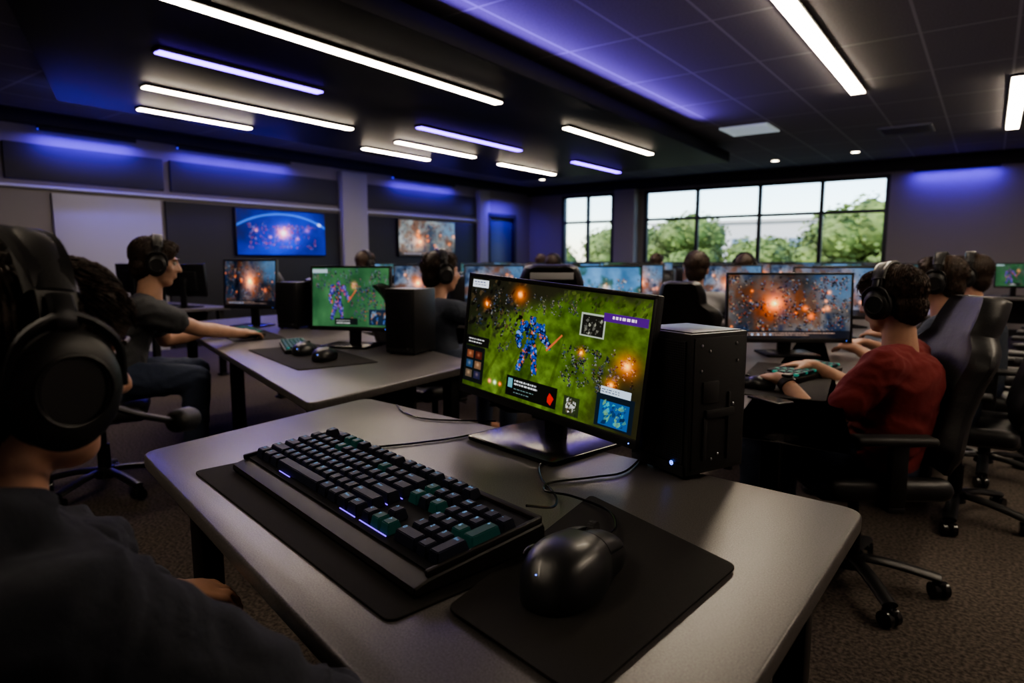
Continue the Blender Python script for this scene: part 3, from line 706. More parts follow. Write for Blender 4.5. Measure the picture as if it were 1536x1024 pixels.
def mouse_geo(t, Lm=.255, Wm=.140, Hm=.086):
    def e(u): return max(0, 1-abs(2*u-1)**2.5)**.5
    def wid(u): return Wm/2*e(u)**.85*(1-.12*math.exp(-((u-.58)/.15)**2))*(1.05-.12*u)
    def hgt(u): return Hm*e(u)**1.0*(1.10-.50*u)
    def surf(u0, u1, v0, v1, nu, nv, off):
        vs = []; fs = []
        for i in range(nu+1):
            s_ = i/nu; u = u0+(u1-u0)*s_
            if u0 == 0: u = u1*(1-cos(s_*pi/2))
            if u1 >= .99: u = u0+(u1-u0)*sin(s_*pi/2)
            for j in range(nv+1):
                a = pi*(v0+(v1-v0)*j/nv)
                c = cos(a); s = sin(a)
                x = wid(u)*math.copysign(abs(c)**.8, c); z = hgt(u)*(s**.75)
                tuck = 1-.12*(1-s)
                vs.append(V(((x*tuck)*(1+off*8), (u-.5)*Lm*(1+off*2), max(.002, z)+off)))
        for i in range(nu):
            for j in range(nv): q = i*(nv+1)+j; fs.append([q, q+1, q+nv+2, q+nv+1])
        return vs, fs
    def closed(g, *a):
        v, f = surf(*a); nu, nv = a[4], a[5]; n = len(v)
        v2 = [V((p.x*.88, p.y*.97, max(.0, p.z-.010))) for p in v]
        f2 = [[q+n for q in reversed(x)] for x in f]; ff = f+f2
        for i in range(nu):
            for j in (0, nv): q = i*(nv+1)+j; ff.append([q, q+nv+1, q+nv+1+n, q+n])
        for j in range(nv):
            for i in (0, nu): q = i*(nv+1)+j; ff.append([q, q+1, q+1+n, q+n])
        g.add((v+v2, ff))
    s_ = M['mouse']
    g = G(); closed(g, 0, .56, 0, 1, 30, 40, 0); obj('shell', g, s_, t, ang=60)
    g = G(); closed(g, .566, 1, .0, .17, 20, 8, -.0018); closed(g, .566, 1, .83, 1, 20, 8, -.0018); obj('side_grip', g, M['black'], t, ang=60)
    g = G(); closed(g, .568, .998, .18, .478, 20, 14, 0); obj('button', g, s_, t, ang=60)
    g = G(); closed(g, .568, .998, .522, .82, 20, 14, 0); obj('button', g, s_, t, ang=60)
    zr = hgt(.74)
    obj('centre_strip', G(box((0, Lm*.16, hgt(.66)-.012), (.016, Lm*.26, .014), R3(0, -.32), bev=.004)), M['matte'], t)
    obj('scroll_wheel', G(cyl((-.006, Lm*.24, zr-.006), (.006, Lm*.24, zr-.006), .016, n=28), *[box((0, Lm*.24+.016*cos(k*pi/9), zr-.006+.016*sin(k*pi/9)), (.012, .0015, .0015)) for k in range(18)]), M['matte'], t)
    obj('side_button', G(ell((-Wm*.44, .008, .040), (.006, .022, .007)), ell((-Wm*.46, -.035, .043), (.006, .02, .007))), M['gloss'], t)
    obj('light', G(ell((-.012, -Lm*.425, .047), (.0045, .0035, .003))), M['led'], t)
M['mouse'] = mat('mouse_shell', (.018, .019, .021), .33, bump=.12, bscale=1500, coat=.1)
ms = thing('computer_mouse', 'black ergonomic wired mouse with blue light on mat', 'mouse', (-.486, .832, .7585), radians(6))
mouse_geo(ms)
def cable(label, pts, r=.0026): return obj('cable', G(tube(pts, r, 8, 10)), M['gloss'], label=label, cat='cable')
cable('black mouse cable looping toward the monitor', [(-.50, .955, .775), (-.515, 1.02, .768), (-.57, 1.09, .765), (-.67, 1.12, .762), (-.74, 1.13, .7545), (-.76, 1.18, .7545), (-.70, 1.27, .7545), (-.66, 1.36, .7545), (-.70, 1.58, .7545)])
cable('black keyboard cable curving beside the mouse mat', [(-.68, .972, .785), (-.66, 1.03, .768), (-.68, 1.08, .763), (-.73, 1.14, .7545), (-.80, 1.20, .7545), (-.86, 1.30, .7545), (-.92, 1.55, .7545)])
cable('black cable running across the desk behind the keyboard', [(-1.33, 1.07, .80), (-1.31, 1.13, .756), (-1.27, 1.17, .754), (-1.22, 1.25, .754), (-1.17, 1.36, .754), (-1.13, 1.55, .754)])
cable('black cable lying along the back of the desk', [(-1.62, 1.53, .754), (-1.50, 1.46, .754), (-1.38, 1.45, .754), (-1.2, 1.55, .754)])

# ------------------------------------------------------------------ OTHER KEYBOARDS / MICE
M['teal2'] = mat('lit_keycap', (.02, .06, .06), .4, emit=(.03, .7, .5), estr=.12)
def small_keyboard(label, loc, rz, s=1.0, group=None):
    t = thing('keyboard', label, 'keyboard', loc, rz, group)
    L, D = .44*s, .15*s
    obj('case', G(box((0, 0, .012*s), (L, D, .022*s), R3(0, .05), bev=.005)), M['kbase'], t)
    g = G()
    for r in range(6):
        for c in range(21):
            g.add(box((-L/2+.017*s+c*.0202*s, -D/2+.018*s+r*.0225*s, .03*s+r*.001), (.0165*s, .018*s, .010*s), bev=.002*s, seg=1), (1 if (r+c) % 4 == 0 else 0))
    obj('keys', g, [M['key'], M['teal2']], t, kind='stuff')
    return t
def small_mouse(label, loc, rz, s=1, group=None):
    t = thing('computer_mouse', label, 'mouse', loc, rz, group)
    me = blob_mesh('shell', [ell((0, -.01, .012*s), (.034*s, .05*s, .030*s)), ell((0, .025*s, .010*s), (.031*s, .042*s, .024*s))], .004, M['mouse'], 3)
    bm = bmesh.new(); bm.from_mesh(me)
    for v in bm.verts: v.co.z = max(0.0005, v.co.z)
    bm.to_mesh(me); bm.free()
    obj('shell', me, None, t); obj('scroll_wheel', G(cyl((-.004*s, .035*s, .031*s), (.004*s, .035*s, .031*s), .008*s)), M['matte'], t); obj('light', G(ell((0, -.05*s, .022*s), (.003*s, .003*s, .002*s))), M['led'], t)
    return t
obj('desk_mat', G(prism(rpoly([(-.42, -.2), (.42, -.2), (.42, .2), (-.42, .2)], .02), 0, .004, .001)), M['rubber'], None, (-2.85, 2.08, .75), (0, 0, radians(-17)), label='black desk mat holding two mice and a keyboard', cat='desk mat')
small_keyboard('black keyboard with green lit keys on dark mat', (-3.14, 2.20, .7545), radians(-30), .95)
small_mouse('black mouse with blue light on dark mat', (-2.92, 2.10, .7545), radians(30), 1.6)
small_mouse('black mouse with blue light on dark mat', (-2.66, 2.03, .7545), radians(30), 1.6)
obj('desk_mat', G(prism(rpoly([(-.3, -.16), (.3, -.16), (.3, .16), (-.3, .16)], .02), 0, .004, .001)), M['rubber'], None, (-3.95, 2.42, .75), (0, 0, radians(-19)), label='dark desk mat under the keyboard by the charcoal shirt player', cat='desk mat')
small_keyboard('black keyboard under the charcoal shirt player\'s hands', (-4.0, 2.42, .7545), radians(-19))
obj('desk_mat', G(prism(rpoly([(-.17, -.42), (.17, -.42), (.17, .42), (-.17, .42)], .02), 0, .004, .001)), M['rubber'], None, (-.66, 2.86, .75), (0, 0, radians(8)), label='black desk mat under the red-shirted player\'s keyboard', cat='desk mat')
small_keyboard('black keyboard in front of the red-shirted player', (-.62, 3.0, .7545), radians(78), 1.0)
small_mouse('black mouse by the red-shirted player\'s hand', (-.70, 2.58, .7545), radians(80), 1.2)
ph = thing('mobile_phone', 'dark mobile phone lying on the desk', 'phone', (-.60, 2.38, .75), radians(60))
obj('case', G(box((0, 0, .0045), (.075, .15, .009), bev=.004)), M['black'], ph); obj('screen', G(box((0, 0, .0092), (.068, .14, .0006))), M['gloss'], ph)

# ------------------------------------------------------------------ OTHER MONITORS & TOWERS
monitor('monitor showing a purple armoured fighter on green ground', (-2.98, 2.47, .75), radians(22), .51, .375, .28, scr_green(170, 110, 21), SM, basew=.3, based=.2)
tower('black computer tower beside the green game monitor', (-2.52, 2.50, .75), radians(10), .19, .2, .35)
monitor('monitor showing a fiery explosion by the charcoal shirt player', (-4.5, 2.78, .75), radians(22), .46, .37, .32, scr_fire(140, 100, 31), SM, basew=.26)
tower('black computer tower beside the fiery explosion monitor', (-4.15, 2.92, .75), radians(20), .17, .2, .34)
monitor('wide monitor showing a fiery battle before the red-shirted player', (-.84, 3.62, .75), radians(34), .66, .37, .25, scr_fire(240, 130, 77, .38, .45, (.16, .16, .17)), SM, basew=.28)
def unit(name, a): return screen_mesh(name, 1, 1, a, SM2)
US = [unit('screen', scr_fire(80, 54, 90, .45, .5, (.22, .27, .34), .9)), unit('screen', scr_blue(80, 54, 91)), unit('screen', scr_green(80, 54, 92)), unit('screen', scr_blue(80, 54, 96)), unit('screen', scr_fire(80, 54, 97, .6, .5, (.26, .28, .34), .9))]
MG = 'monitors on the desk rows'
LB = ['small monitor showing a fiery game scene in the row', 'small monitor showing a pale blue game scene in the row', 'small monitor showing a green game scene in the row', 'small monitor showing a pale blue game scene in the row', 'small monitor showing a fiery game scene in the row']
protos = [None]*5
def farmon(i, x, y, rz=.45):
    if protos[i] is None:
        protos[i] = monitor(LB[i], (x, y, .75), rz, .52, .34, .29, US[i], basew=.24, group=MG, simple=True)
    else: dup(protos[i], (x, y, .75), rz)
TP = tower('black computer tower standing among the desk rows', (-4.45, 4.25, .75), .3, .17, .22, .36, 'towers on the desk rows')
for i, x, y in ((0, -4.10, 4.2), (0, -3.35, 4.3), (3, -2.25, 4.22)): farmon(i, x, y)
for x, y in ((-3.0, 4.4), (-3.75, 4.4)): dup(TP, (x, y, .75), .3)
k = 0
for (x0, x1, y) in ((-6.3, -1.8, 5.65), (-7.0, -.8, 7.45), (-7.2, -.6, 9.35), (-7.6, .3, 11.35)):
    n = int((x1-x0)/.86)
    for j in range(n+1):
        x = x0+(x1-x0)*j/n; farmon([1, 0, 3, 2, 4, 0, 1][k % 7], x, y, .4+.1*((k*7) % 3-1)); k += 1
        if (k % 2) == 0 and j < n: dup(TP, (x+.42, y+.08, .75), .3)
farmon(1, -.85, 5.4, .6); farmon(4, -.8, 4.6, .6); dup(TP, (-1.05, 4.3, .75), .5)
for x in (-8.0, -7.3, -6.85): farmon(1 if x > -7 else 0, x, 3.5, radians(200))

# ------------------------------------------------------------------ CHAIR
def backpanel(K=.80):
    prof = [(0.0, .20, .0), (.10, .235, .0), (.25, .215, -.005), (.40, .225, -.02), (.50, .245, -.035), (.56, .22, -.045), (.62, .15, -.055), (.70, .145, -.07), (.78, .12, -.085), (.80, .08, -.09)]
    nx = 18; vs = []; fs = []; n = len(prof)
    def pr(t):
        x = t*(n-1); i = min(int(x), n-2); f = x-i
        return [prof[i][k]*(1-f)+prof[i+1][k]*f for k in range(3)]
    nz = 30
    for side in (0, 1):
        for a in range(nz+1):
            z, w, y = pr(a/nz); z *= K
            for b in range(nx+1):
                q = -1+2*b/nx; ed = max(0, 1-abs(q)**6)**.5; tz = min(1, min(a, nz-a)/2.0)**.5
                th = (.034+.022*math.exp(-((abs(q)-.78)/.14)**2))*ed*tz+.004
                yy = y+.035*(q*q)*(w/.24); yy += (th if side == 0 else -th*.75-.01)
                vs.append(V((q*w, yy, z)))
    N = (nz+1)*(nx+1)
    for a in range(nz):
        for b in range(nx):
            q = a*(nx+1)+b; fs.append([q, q+1, q+nx+2, q+nx+1]); fs.append([N+q, N+q+nx+1, N+q+nx+2, N+q+1])
    for a in range(nz):
        for b in (0, nx): q = a*(nx+1)+b; fs.append([q, q+nx+1, N+q+nx+1, N+q])
    for b in range(nx):
        for a in (0, nz): q = a*(nx+1)+b; fs.append([q, q+1, N+q+1, N+q])
    return vs, fs
def make_chair():
    t = thing('gaming_chair', 'black padded gaming chair on a five-star wheeled base', 'chair', (0, 0, 0), 0, 'gaming chairs')
    seat = blob_mesh('seat', [box((0, .0, .44), (.44, .46, .07), bev=.03, seg=4), box((-.215, 0, .46), (.09, .44, .08), bev=.035, seg=4), box((.215, 0, .46), (.09, .44, .08), bev=.035, seg=4)], .012, M['leather'], 3)
    obj('seat', seat, None, t)
    obj('backrest', backpanel(), M['leather'], t, (0, -.235, .50), (radians(9), 0, 0))
    obj('lumbar_bracket', G(box((0, -.235, .48), (.12, .03, .22), bev=.01), box((0, -.12, .40), (.16, .24, .03), bev=.01)), M['metal'], t)
    for s in (-1, 1):
        a = obj('armrest', G(box((s*.275, .02, .65), (.075, .27, .03), bev=.013, seg=3)), M['matte'], t)
        obj('arm_post', G(box((s*.275, -.0, .53), (.03, .06, .22), bev=.008), box((s*.22, .0, .41), (.14, .06, .022), bev=.006)), M['black'], a)
    obj('gas_lift', G(cyl((0, 0, .10), (0, 0, .26), .032), cyl((0, 0, .26), (0, 0, .40), .02), box((0, 0, .395), (.18, .2, .035), bev=.01)), M['metal'], t)
    obj('lever', G(tube([(.08, .03, .39), (.2, .04, .385), (.26, .04, .38)], .006, 8, 4)), M['matte'], t)
    obj('hub', G(cyl((0, 0, .075), (0, 0, .135), .05, .042)), M['black'], t)
    leg = mesh('leg', G(tube([(0, .03, .115), (0, .15, .105), (0, .30, .075)], .028, 10, 4, rb=.016)), M['black'])
    cg = G(cyl((-.028, 0, .03), (-.008, 0, .03), .03, n=24), cyl((.008, 0, .03), (.028, 0, .03), .03, n=24), cyl((0, 0, .03), (0, 0, .08), .008), box((0, .0, .052), (.03, .05, .03), bev=.01))
    cas = mesh('caster', cg, M['gloss'])
    for i in range(5):
        a = 2*pi*i/5+.3
        l = obj('leg', leg, None, t, rot=(0, 0, a)); obj('caster', cas, None, l, (0, .30, 0), (0, 0, random.uniform(0, 3)))
    return t
CH = make_chair()
def chair(x, y, yaw, label=None): return dup(CH, (x, y, 0), radians(yaw)-pi/2, label)

# ------------------------------------------------------------------ PEOPLE
def ik(S, W, a, b, pole):
    d = W-S; L = d.length
    if L > (a+b)*.995: k = L/(a+b)/.995; a *= k; b *= k
    x = (a*a-b*b+L*L)/(2*L); h = sqrt(max(0, a*a-x*x)); n = d.normalized(); p = pole-n*pole.dot(n); p.normalize()
    return S+n*x+p*h
def hand_parts(Wr, f, u, side, curl=1.0):
    f = f.normalized(); u = (u-f*u.dot(f)).normalized(); r = f.cross(u); th = r*(-side)
    rot = Matrix((r, f, u)).transposed(); P = []
    P.append(ell(Wr+f*.048, (.040, .052, .016), rot)); P.append(capsule(Wr-f*.01, .024, Wr+f*.03, .026))
    for k in range(4):
        b = Wr+f*.082+th*(.030-.020*k)-f*(.006*abs(k-1.2)); L = (.072, .082, .077, .060)[k]; d = f+th*(.10-.07*k); ang = 0; p = b
        P.append(capsule(Wr+f*.045+th*(.022-.015*k), .011, b, .0105))
        for j, (fr, bend) in enumerate(((.45, 12), (.30, 30), (.25, 34))):
            ang += radians(bend)*curl; dd = (d.normalized()*cos(ang)-u*sin(ang)); q = p+dd*L*fr; P.append(capsule(p, .0095-.0008*j, q, .0088-.0008*j, 10, 3)); p = q
    b = Wr+f*.022+th*.026; q = b+(f*.62+th*.70-u*.25).normalized()*.042; w = q+(f*.9+th*.25-u*.3).normalized()*.032
    P.append(capsule(b, .014, q, .011, 10, 3)); P.append(capsule(q, .0105, w, .009, 10, 3)); return P
def headset_geo(t, s=1.0, mic=0, cup=1.0):
    N = 28; vs = []; fs = []
    for i in range(N+1):
        a = pi*i/N; rx, rz = .098, .122; c = V((rx*cos(a), -.005, .012+rz*sin(a)**.85 if sin(a) > 0 else .012)); nrm = V((cos(a), 0, sin(a)))
        wd = .014+.012*sin(a)
        for (dy, dn) in ((-wd, 0), (-wd*.9, .007), (wd*.9, .007), (wd, 0), (wd*.9, -.003), (-wd*.9, -.003)): vs.append(c+V((0, dy, 0))+nrm*dn)
    for i in range(N):
        for k in range(6): fs.append([i*6+k, i*6+(k+1) % 6, i*6+6+(k+1) % 6, i*6+6+k])
    fs.append(list(range(6))); fs.append(list(range(N*6, N*6+6)))
    sc = lambda vf: ([v*s for v in vf[0]], vf[1])
    obj('headband', G(sc((vs, fs))), M['black'], t)
    obj('band_cushion', G(sc(tube([(.088, -.005, .075), (.06, -.005, .110), (.035, -.005, .126), (0, -.005, .131), (-.035, -.005, .126), (-.06, -.005, .110), (-.088, -.005, .075)], .024, 12, 6, rb=.010))), M['pad'], t)
    K = cup
    for sd in (-1, 1):
        cx = sd*.098
        prof = [(.0, .047), (.006, .050), (.014, .050), (.021, .044), (.025, .034), (.026, .030), (.023, .028), (.023, .0)]
        n = 36; vs = []; fs = []
        for (dx, r) in [(-.012, .044)]+prof:
            for k in range(n): vs.append(V((cx+sd*dx, K*r*.88*cos(2*pi*k/n), -.012+K*r*1.05*sin(2*pi*k/n))))
        m = len(prof)+1
        for j in range(m-1):
            for k in range(n): fs.append([j*n+k, j*n+(k+1) % n, (j+1)*n+(k+1) % n, (j+1)*n+k])
        c = obj('ear_cup', G(sc((vs, fs)), sc(torus((cx+sd*.0255, 0, -.012), .030*K, .002, 'X', 32, 8))), M['black'], t)
        v, f = torus((0, 0, 0), .036*K, .014, 'X', 32, 12); obj('ear_pad', G(sc(([V((cx-sd*.014+p.x*.9, p.y*.90, p.z*1.08-.012)) for p in v], f))), M['pad'], c)
        obj('yoke', G(sc(tube([(cx+sd*.002, -.005, .03), (cx+sd*.013, -.005, .05), (cx-sd*.0, -.005, .075)], .012, 8, 5, rb=.006)), sc(tube([(cx+sd*.010, .046*K, -.01), (cx+sd*.014, .036*K, .035), (cx+sd*.012, 0, .052*K), (cx+sd*.014, -.036*K, .035), (cx+sd*.010, -.046*K, -.01)], .0045, 8, 5))), M['metal'], c)
    if mic:
        cx = mic*.105
        b = obj('microphone_boom', G(sc(tube([(cx, .035, -.03), (cx+mic*.004, .065, -.042), (cx-mic*.004, .100, -.052), (cx-mic*.014, .12, -.056)], .0035, 8, 6)), sc(ell((cx, .03, -.03), (.008, .014, .012)))), M['metal'], t)
        obj('microphone_foam', G(sc(capsule((cx-mic*.012, .118, -.056), .013, (cx-mic*.028, .140, -.058), .014))), M['pad'], b)
def person(label, loc, yaw, head, shirt, s=1.0, LH=(-.12, .5, .79), RH=(.16, .5, .79), hy=0, hp=0, hr=0, hair='hair', sleeve=.55, vox=.013, fine=False, tufts=0,
           seat=.49, mic=0, headset=True, pants='jeans', sw=.18, skin='skin', hood=False, hdir=None, legs=True, hhead=1.0, knees=.42, pole=None, watch=False, cup=1.0, hsl='black over-ear gaming headset worn by a player'):
    hc = V(head); sk = M[skin]; P = []; S = []; T = []
    nb = V((hc.x*.9, hc.y-.045, hc.z-.175)); pel = V((0, 0, seat+.07))
    def ax(t): 
        p = pel.lerp(nb, t); p.y -= .03*sin(pi*t); return p
    HR = R3(hy, hp, hr)
    H = lambda x, y, z: hc+HR @ (V((x, y, z))*hhead)
    def E(c, r): return ell(H(*c), tuple(q*hhead for q in r), HR)
    P += [E((0, -.018, .03), (.074, .094, .085)), E((0, .020, -.022), (.062, .072, .085)), E((0, .048, -.086), (.036, .034, .026)), E((0, .03, -.075), (.050, .05, .03)),
          capsule(H(0, .088, .012), .009*hhead, H(0, .106, -.024), .0125*hhead), E((.012, .092, -.027), (.009, .011, .008)), E((-.012, .092, -.027), (.009, .011, .008)),
          E((0, .087, -.051), (.022, .011, .006)), E((0, .086, -.061), (.019, .011, .007)), E((0, .078, .026), (.050, .018, .010)),
          E((.045, .055, -.02), (.02, .022, .02)), E((-.045, .055, -.02), (.02, .022, .02)),
          E((.077, -.004, -.012), (.009, .02, .032)), E((-.077, -.004, -.012), (.009, .02, .032))]
    P.append(capsule(nb-V((0, .0, .04)), .062, H(0, -.018, -.07), .052))
    rings = [(0, .165, .115), (.12, .17, .12), (.3, .155, .112), (.5, .15, .108), (.7, .165, .115), (.84, .165, .108), (.92, .13, .09), (1, .06, .055)]
    P.append(loft([(ax(t), rx-.012, ry-.012) for t, rx, ry in rings]))
    off = .016 if not hood else .03
    S.append(loft([(ax(max(t, -.0))-V((0, 0, .05 if t == 0 else 0)), rx+off, ry+off) for t, rx, ry in rings[:-1]]+[(ax(.985), .072, .068)]))
    wat = []
    for sd, W in ((-1, V(LH)), (1, V(RH))):
        sh = ax(.885)+V((sd*sw, 0.015, 0)); wr = V(W)
        pl = V((sd*pole[0], pole[1], pole[2])) if pole else V((sd*.55, -.25, -.9))
        el = ik(sh, wr, .285, .255, pl)
        P += [capsule(ax(.9)+V((sd*.04, 0, 0)), .055, sh, .052), capsule(sh, .052, el, .038), capsule(el, .038, el.lerp(wr, .35), .040), capsule(el.lerp(wr, .3), .040, wr, .026)]
        k = .016 if not hood else .028
        S += [capsule(ax(.9)+V((sd*.04, 0, 0)), .052+k, sh, .054+k)]
        if sleeve <= 1: S.append(capsule(sh, .054+k, sh.lerp(el, sleeve), .050+k*.9))
        else: S += [capsule(sh, .054+k, el, .044+k*.8), capsule(el, .044+k*.8, el.lerp(wr, .93), .032+k*.5)]
        fd = (wr-el).normalized(); fd = V((fd.x*.6, fd.y, min(.0, fd.z)*.25)).normalized()
        if hdir: fd = V(hdir).normalized()
        P += hand_parts(wr, fd, V((0, 0, 1)), sd)
        if watch and sd == -1: wat = [el.lerp(wr, .86), el.lerp(wr, .96)]
    if legs:
        for sd in (-1, 1):
            hip = V((sd*.09, .02, seat+.06)); kn = V((sd*.13, knees, seat+.05)); an = V((sd*.13, knees-.02, .09)); toe = V((sd*.14, knees+.13, .04))
            P += [capsule(hip, .082, kn, .052), capsule(kn, .052, an, .034), capsule(an, .034, toe, .03)]
            T += [capsule(hip, .096, kn, .068), capsule(kn, .066, an+V((0, 0, .04)), .052)]
        T.append(loft([(pel-V((0, 0, .10)), .17, .12), (pel-V((0, 0, .03)), .19, .14), (pel+V((0, 0, .04)), .18, .132), (pel+V((0, 0, .08)), .172, .125)]))
    body = obj('person', blob_mesh('person', P, vox if not fine else .0062, sk, 3 if fine else 2), None, None, loc, (0, 0, radians(yaw)-pi/2), label=label, cat='person')
    body.scale = (s, s, s)
    if hood:
        S += [tube([ax(.95)+V((.13, .02, .03)), ax(1.0)+V((.115, -.08, .04)), ax(1.0)+V((0, -.15, .03)), ax(1.0)+V((-.115, -.08, .04)), ax(.95)+V((-.13, .02, .03))], .05, 12, 6), tube([ax(.99)+V((.10, .06, -.03)), ax(.98)+V((0, .12, -.06)), ax(.99)+V((-.10, .06, -.03))], .036, 12, 6)]
    obj('shirt', blob_mesh('shirt', S, max(.008, vox), M[shirt], 4, folds=(.014 if hood else .009 if fine else 0)), None, body)
    if wat: obj('wristwatch', G(cyl(wat[0], wat[1], .035, .033, 24), box((wat[0]+wat[1])/2+V((0, 0, .033)), (.034, .036, .012), bev=.005)), M['black'], body)
    if legs:
        obj('trousers', blob_mesh('trousers', T, max(.010, vox), M[pants], 3, folds=(.007 if fine else 0)), None, body)
        for sd in (-1, 1):
            obj('shoe', blob_mesh('shoe', [capsule((sd*.13, knees-.05, .045), .043, (sd*.145, knees+.15, .036), .036), capsule((sd*.13, knees-.03, .05), .045, (sd*.13, knees-.02, .10), .045)], .012, M['shoe'], 2), None, body)
    hp_ = [E((0, -.026, .040), (.083, .100, .087)), E((0, -.055, -.02), (.070, .060, .075)), E((0, .035, .083), (.062, .055, .032)), E((.062, .0, .03), (.022, .045, .05)), E((-.062, .0, .03), (.022, .045, .05)),
           E((.062, .05, .055), (.020, .030, .035)), E((-.062, .05, .055), (.020, .030, .035))]
    hm = blob_mesh('hair', hp_, .007 if fine else .012, M[hair], 2)
    if tufts:
        r = random.Random(5); g = G(); vv = [v.co.copy() for v in hm.vertices]; nn = [v.normal.copy() for v in hm.vertices]
        crown = H(.01, -.05, .13)
        for _ in range(tufts):
            i = r.randrange(len(vv)); p = vv[i]; n = nn[i]; lp = HR.inverted() @ (p-hc)
            if lp.y > .05 and lp.z < .06: continue
            d = (p-crown); d = d-n*d.dot(n)
            if d.length < .004: continue
            cl_ = noise.noise(p*28)*.5
            d.normalize(); sdv = d.cross(n); d = (d+sdv*(cl_+r.uniform(-.12, .12))+V((0, 0, -.15))).normalized(); d = (d-n*d.dot(n)).normalized(); L = r.uniform(.012, .026)
            o_ = r.uniform(.0005, .0035)
            a = p-n*.001; b = p+d*L*.5+n*o_; c = p+d*L+n*o_*.4; w = d.cross(n).normalized()*r.uniform(.0006, .0013); hN = n*.0008
            g.add(([a-w, a+w, a+hN*2, b-w*.9, b+w*.9, b+hN*2, c], [[0, 3, 5, 2], [2, 5, 4, 1], [0, 1, 4, 3], [3, 6, 5], [5, 6, 4], [3, 4, 6], [0, 2, 1]]))
        me = mesh('hair', g, M[hair], 180); bm = bmesh.new(); bm.from_mesh(hm); bm.from_mesh(me); bm.to_mesh(hm); bm.free()
    obj('hair', hm, None, body)
    if fine:
        for sd in (-1, 1):
            e = obj('eye', G(ell((0, 0, 0), (.011, .011, .011))), M['eye'], body, H(sd*.029, .077, .008)); obj('iris', G(ell((0, .0065, 0), (.0055, .005, .0055))), M['iris'], e, rot=(0, 0, hy))
            obj('eyebrow', G(tube([H(sd*.012, .095, .026), H(sd*.028, .096, .031), H(sd*.046, .083, .027)], .003, 8, 4)), M[hair], body)
    if headset:
        wm = Matrix.Translation(V(loc)) @ Matrix.Rotation(radians(yaw)-pi/2, 4, 'Z') @ Matrix.Scale(s, 4)
        hs = thing('headset', hsl, 'headset'); headset_geo(hs, 1.0*hhead, mic, cup)
        hs.matrix_world = wm @ Matrix.Translation(hc) @ HR.to_4x4()
    return body

def wl(loc, yaw, s, w):
    M4 = Matrix.Translation(V(loc)) @ Matrix.Rotation(radians(yaw)-pi/2, 4, 'Z') @ Matrix.Scale(s, 4)
    return tuple(M4.inverted() @ V(w))
p0 = (-.885, .12, 0)
person('person in dark navy hoodie wearing headset, facing the keyboard', p0, 92, wl(p0, 92, 1, (-.885, .25, 1.13)), 'hood', LH=wl(p0, 92, 1, (-1.15, .50, .66)), RH=wl(p0, 92, 1, (-.70, .56, .62)), hy=radians(3), hp=radians(-6),
       fine=True, tufts=9000, vox=.009, sleeve=2, mic=1, hood=True, sw=.20, hhead=1.12, cup=1.1, pole=(.9, .1, -.3), hsl='large black over-ear headset with boom microphone, worn', skin='skin')
chair(-.885, .08, 92, 'black gaming chair occupied by the hooded player')
p1 = (-3.78, 1.50, 0)
person('person in charcoal T-shirt playing at the long desk', p1, 62, wl(p1, 62, 1.12, (-3.70, 1.73, 1.235)), 'greytee', s=1.12, LH=wl(p1, 62, 1.12, (-4.02, 2.20, .80)), RH=wl(p1, 62, 1.12, (-3.72, 2.22, .80)), hy=radians(4), hp=radians(-8), fine=True, tufts=4000, vox=.011, skin='skin2', knees=.36)
chair(-3.82, 1.44, 62, 'black gaming chair holding the charcoal shirt player')
p4 = (-.29, 2.68, 0)
person('person in maroon T-shirt with headset leaning over the keyboard', p4, 172, wl(p4, 172, 1, (-.28, 2.70, 1.105)), 'red', s=1, LH=wl(p4, 172, 1, (-.60, 2.56, .80)), RH=wl(p4, 172, 1, (-.58, 2.98, .80)), hy=radians(-12), hp=radians(-10), fine=True, tufts=5000, vox=.009, skin='skin2', hair='hair2',
       knees=.40, sw=.185, seat=.46, hhead=1.0, watch=True, hsl='black over-ear headset worn by the maroon shirt player')
chair(-.355, 2.70, 214, 'black leather gaming chair holding the maroon shirt player')
p2 = (-2.80, 3.02, 0)
person('person in dark shirt with headset at the second desk row', p2, 72, wl(p2, 72, 1.1, (-2.84, 3.10, 1.17)), 'navy', s=1.1, LH=wl(p2, 72, 1.1, (-2.95, 3.95, .82)), RH=wl(p2, 72, 1.1, (-2.55, 3.95, .82)), hy=radians(-15), tufts=2500)
chair(-2.80, 2.98, 80, 'black chair holding the dark shirt player')
p3 = (-1.62, 4.35, 0)
person('person in light grey T-shirt seen from behind', p3, 105, wl(p3, 105, 1, (-1.66, 4.45, 1.19)), 'grey2', LH=wl(p3, 105, 1, (-1.95, 4.95, .8)), RH=wl(p3, 105, 1, (-1.5, 5.1, .8)), headset=False, hair='hair2', tufts=2500)
chair(-1.62, 4.30, 100, 'black chair holding the grey shirt player')
p5 = (-.12, 3.75, 0)
person('person in navy shirt with headset behind the maroon shirt player', p5, 175, wl(p5, 175, 1, (-.20, 3.82, 1.15)), 'navy', LH=wl(p5, 175, 1, (-.52, 3.7, .8)), RH=wl(p5, 175, 1, (-.52, 4.0, .8)), hair='hair2', tufts=2500)
chair(-.06, 3.76, 180)
p6 = (-.02, 4.6, 0)
person('person in dark shirt with headset at the side desk', p6, 178, wl(p6, 178, 1, (-.10, 4.6, 1.16)), 'navy', LH=wl(p6, 178, 1, (-.50, 4.5, .8)), RH=wl(p6, 178, 1, (-.50, 4.8, .8)), tufts=2000)
chair(.05, 4.62, 180)
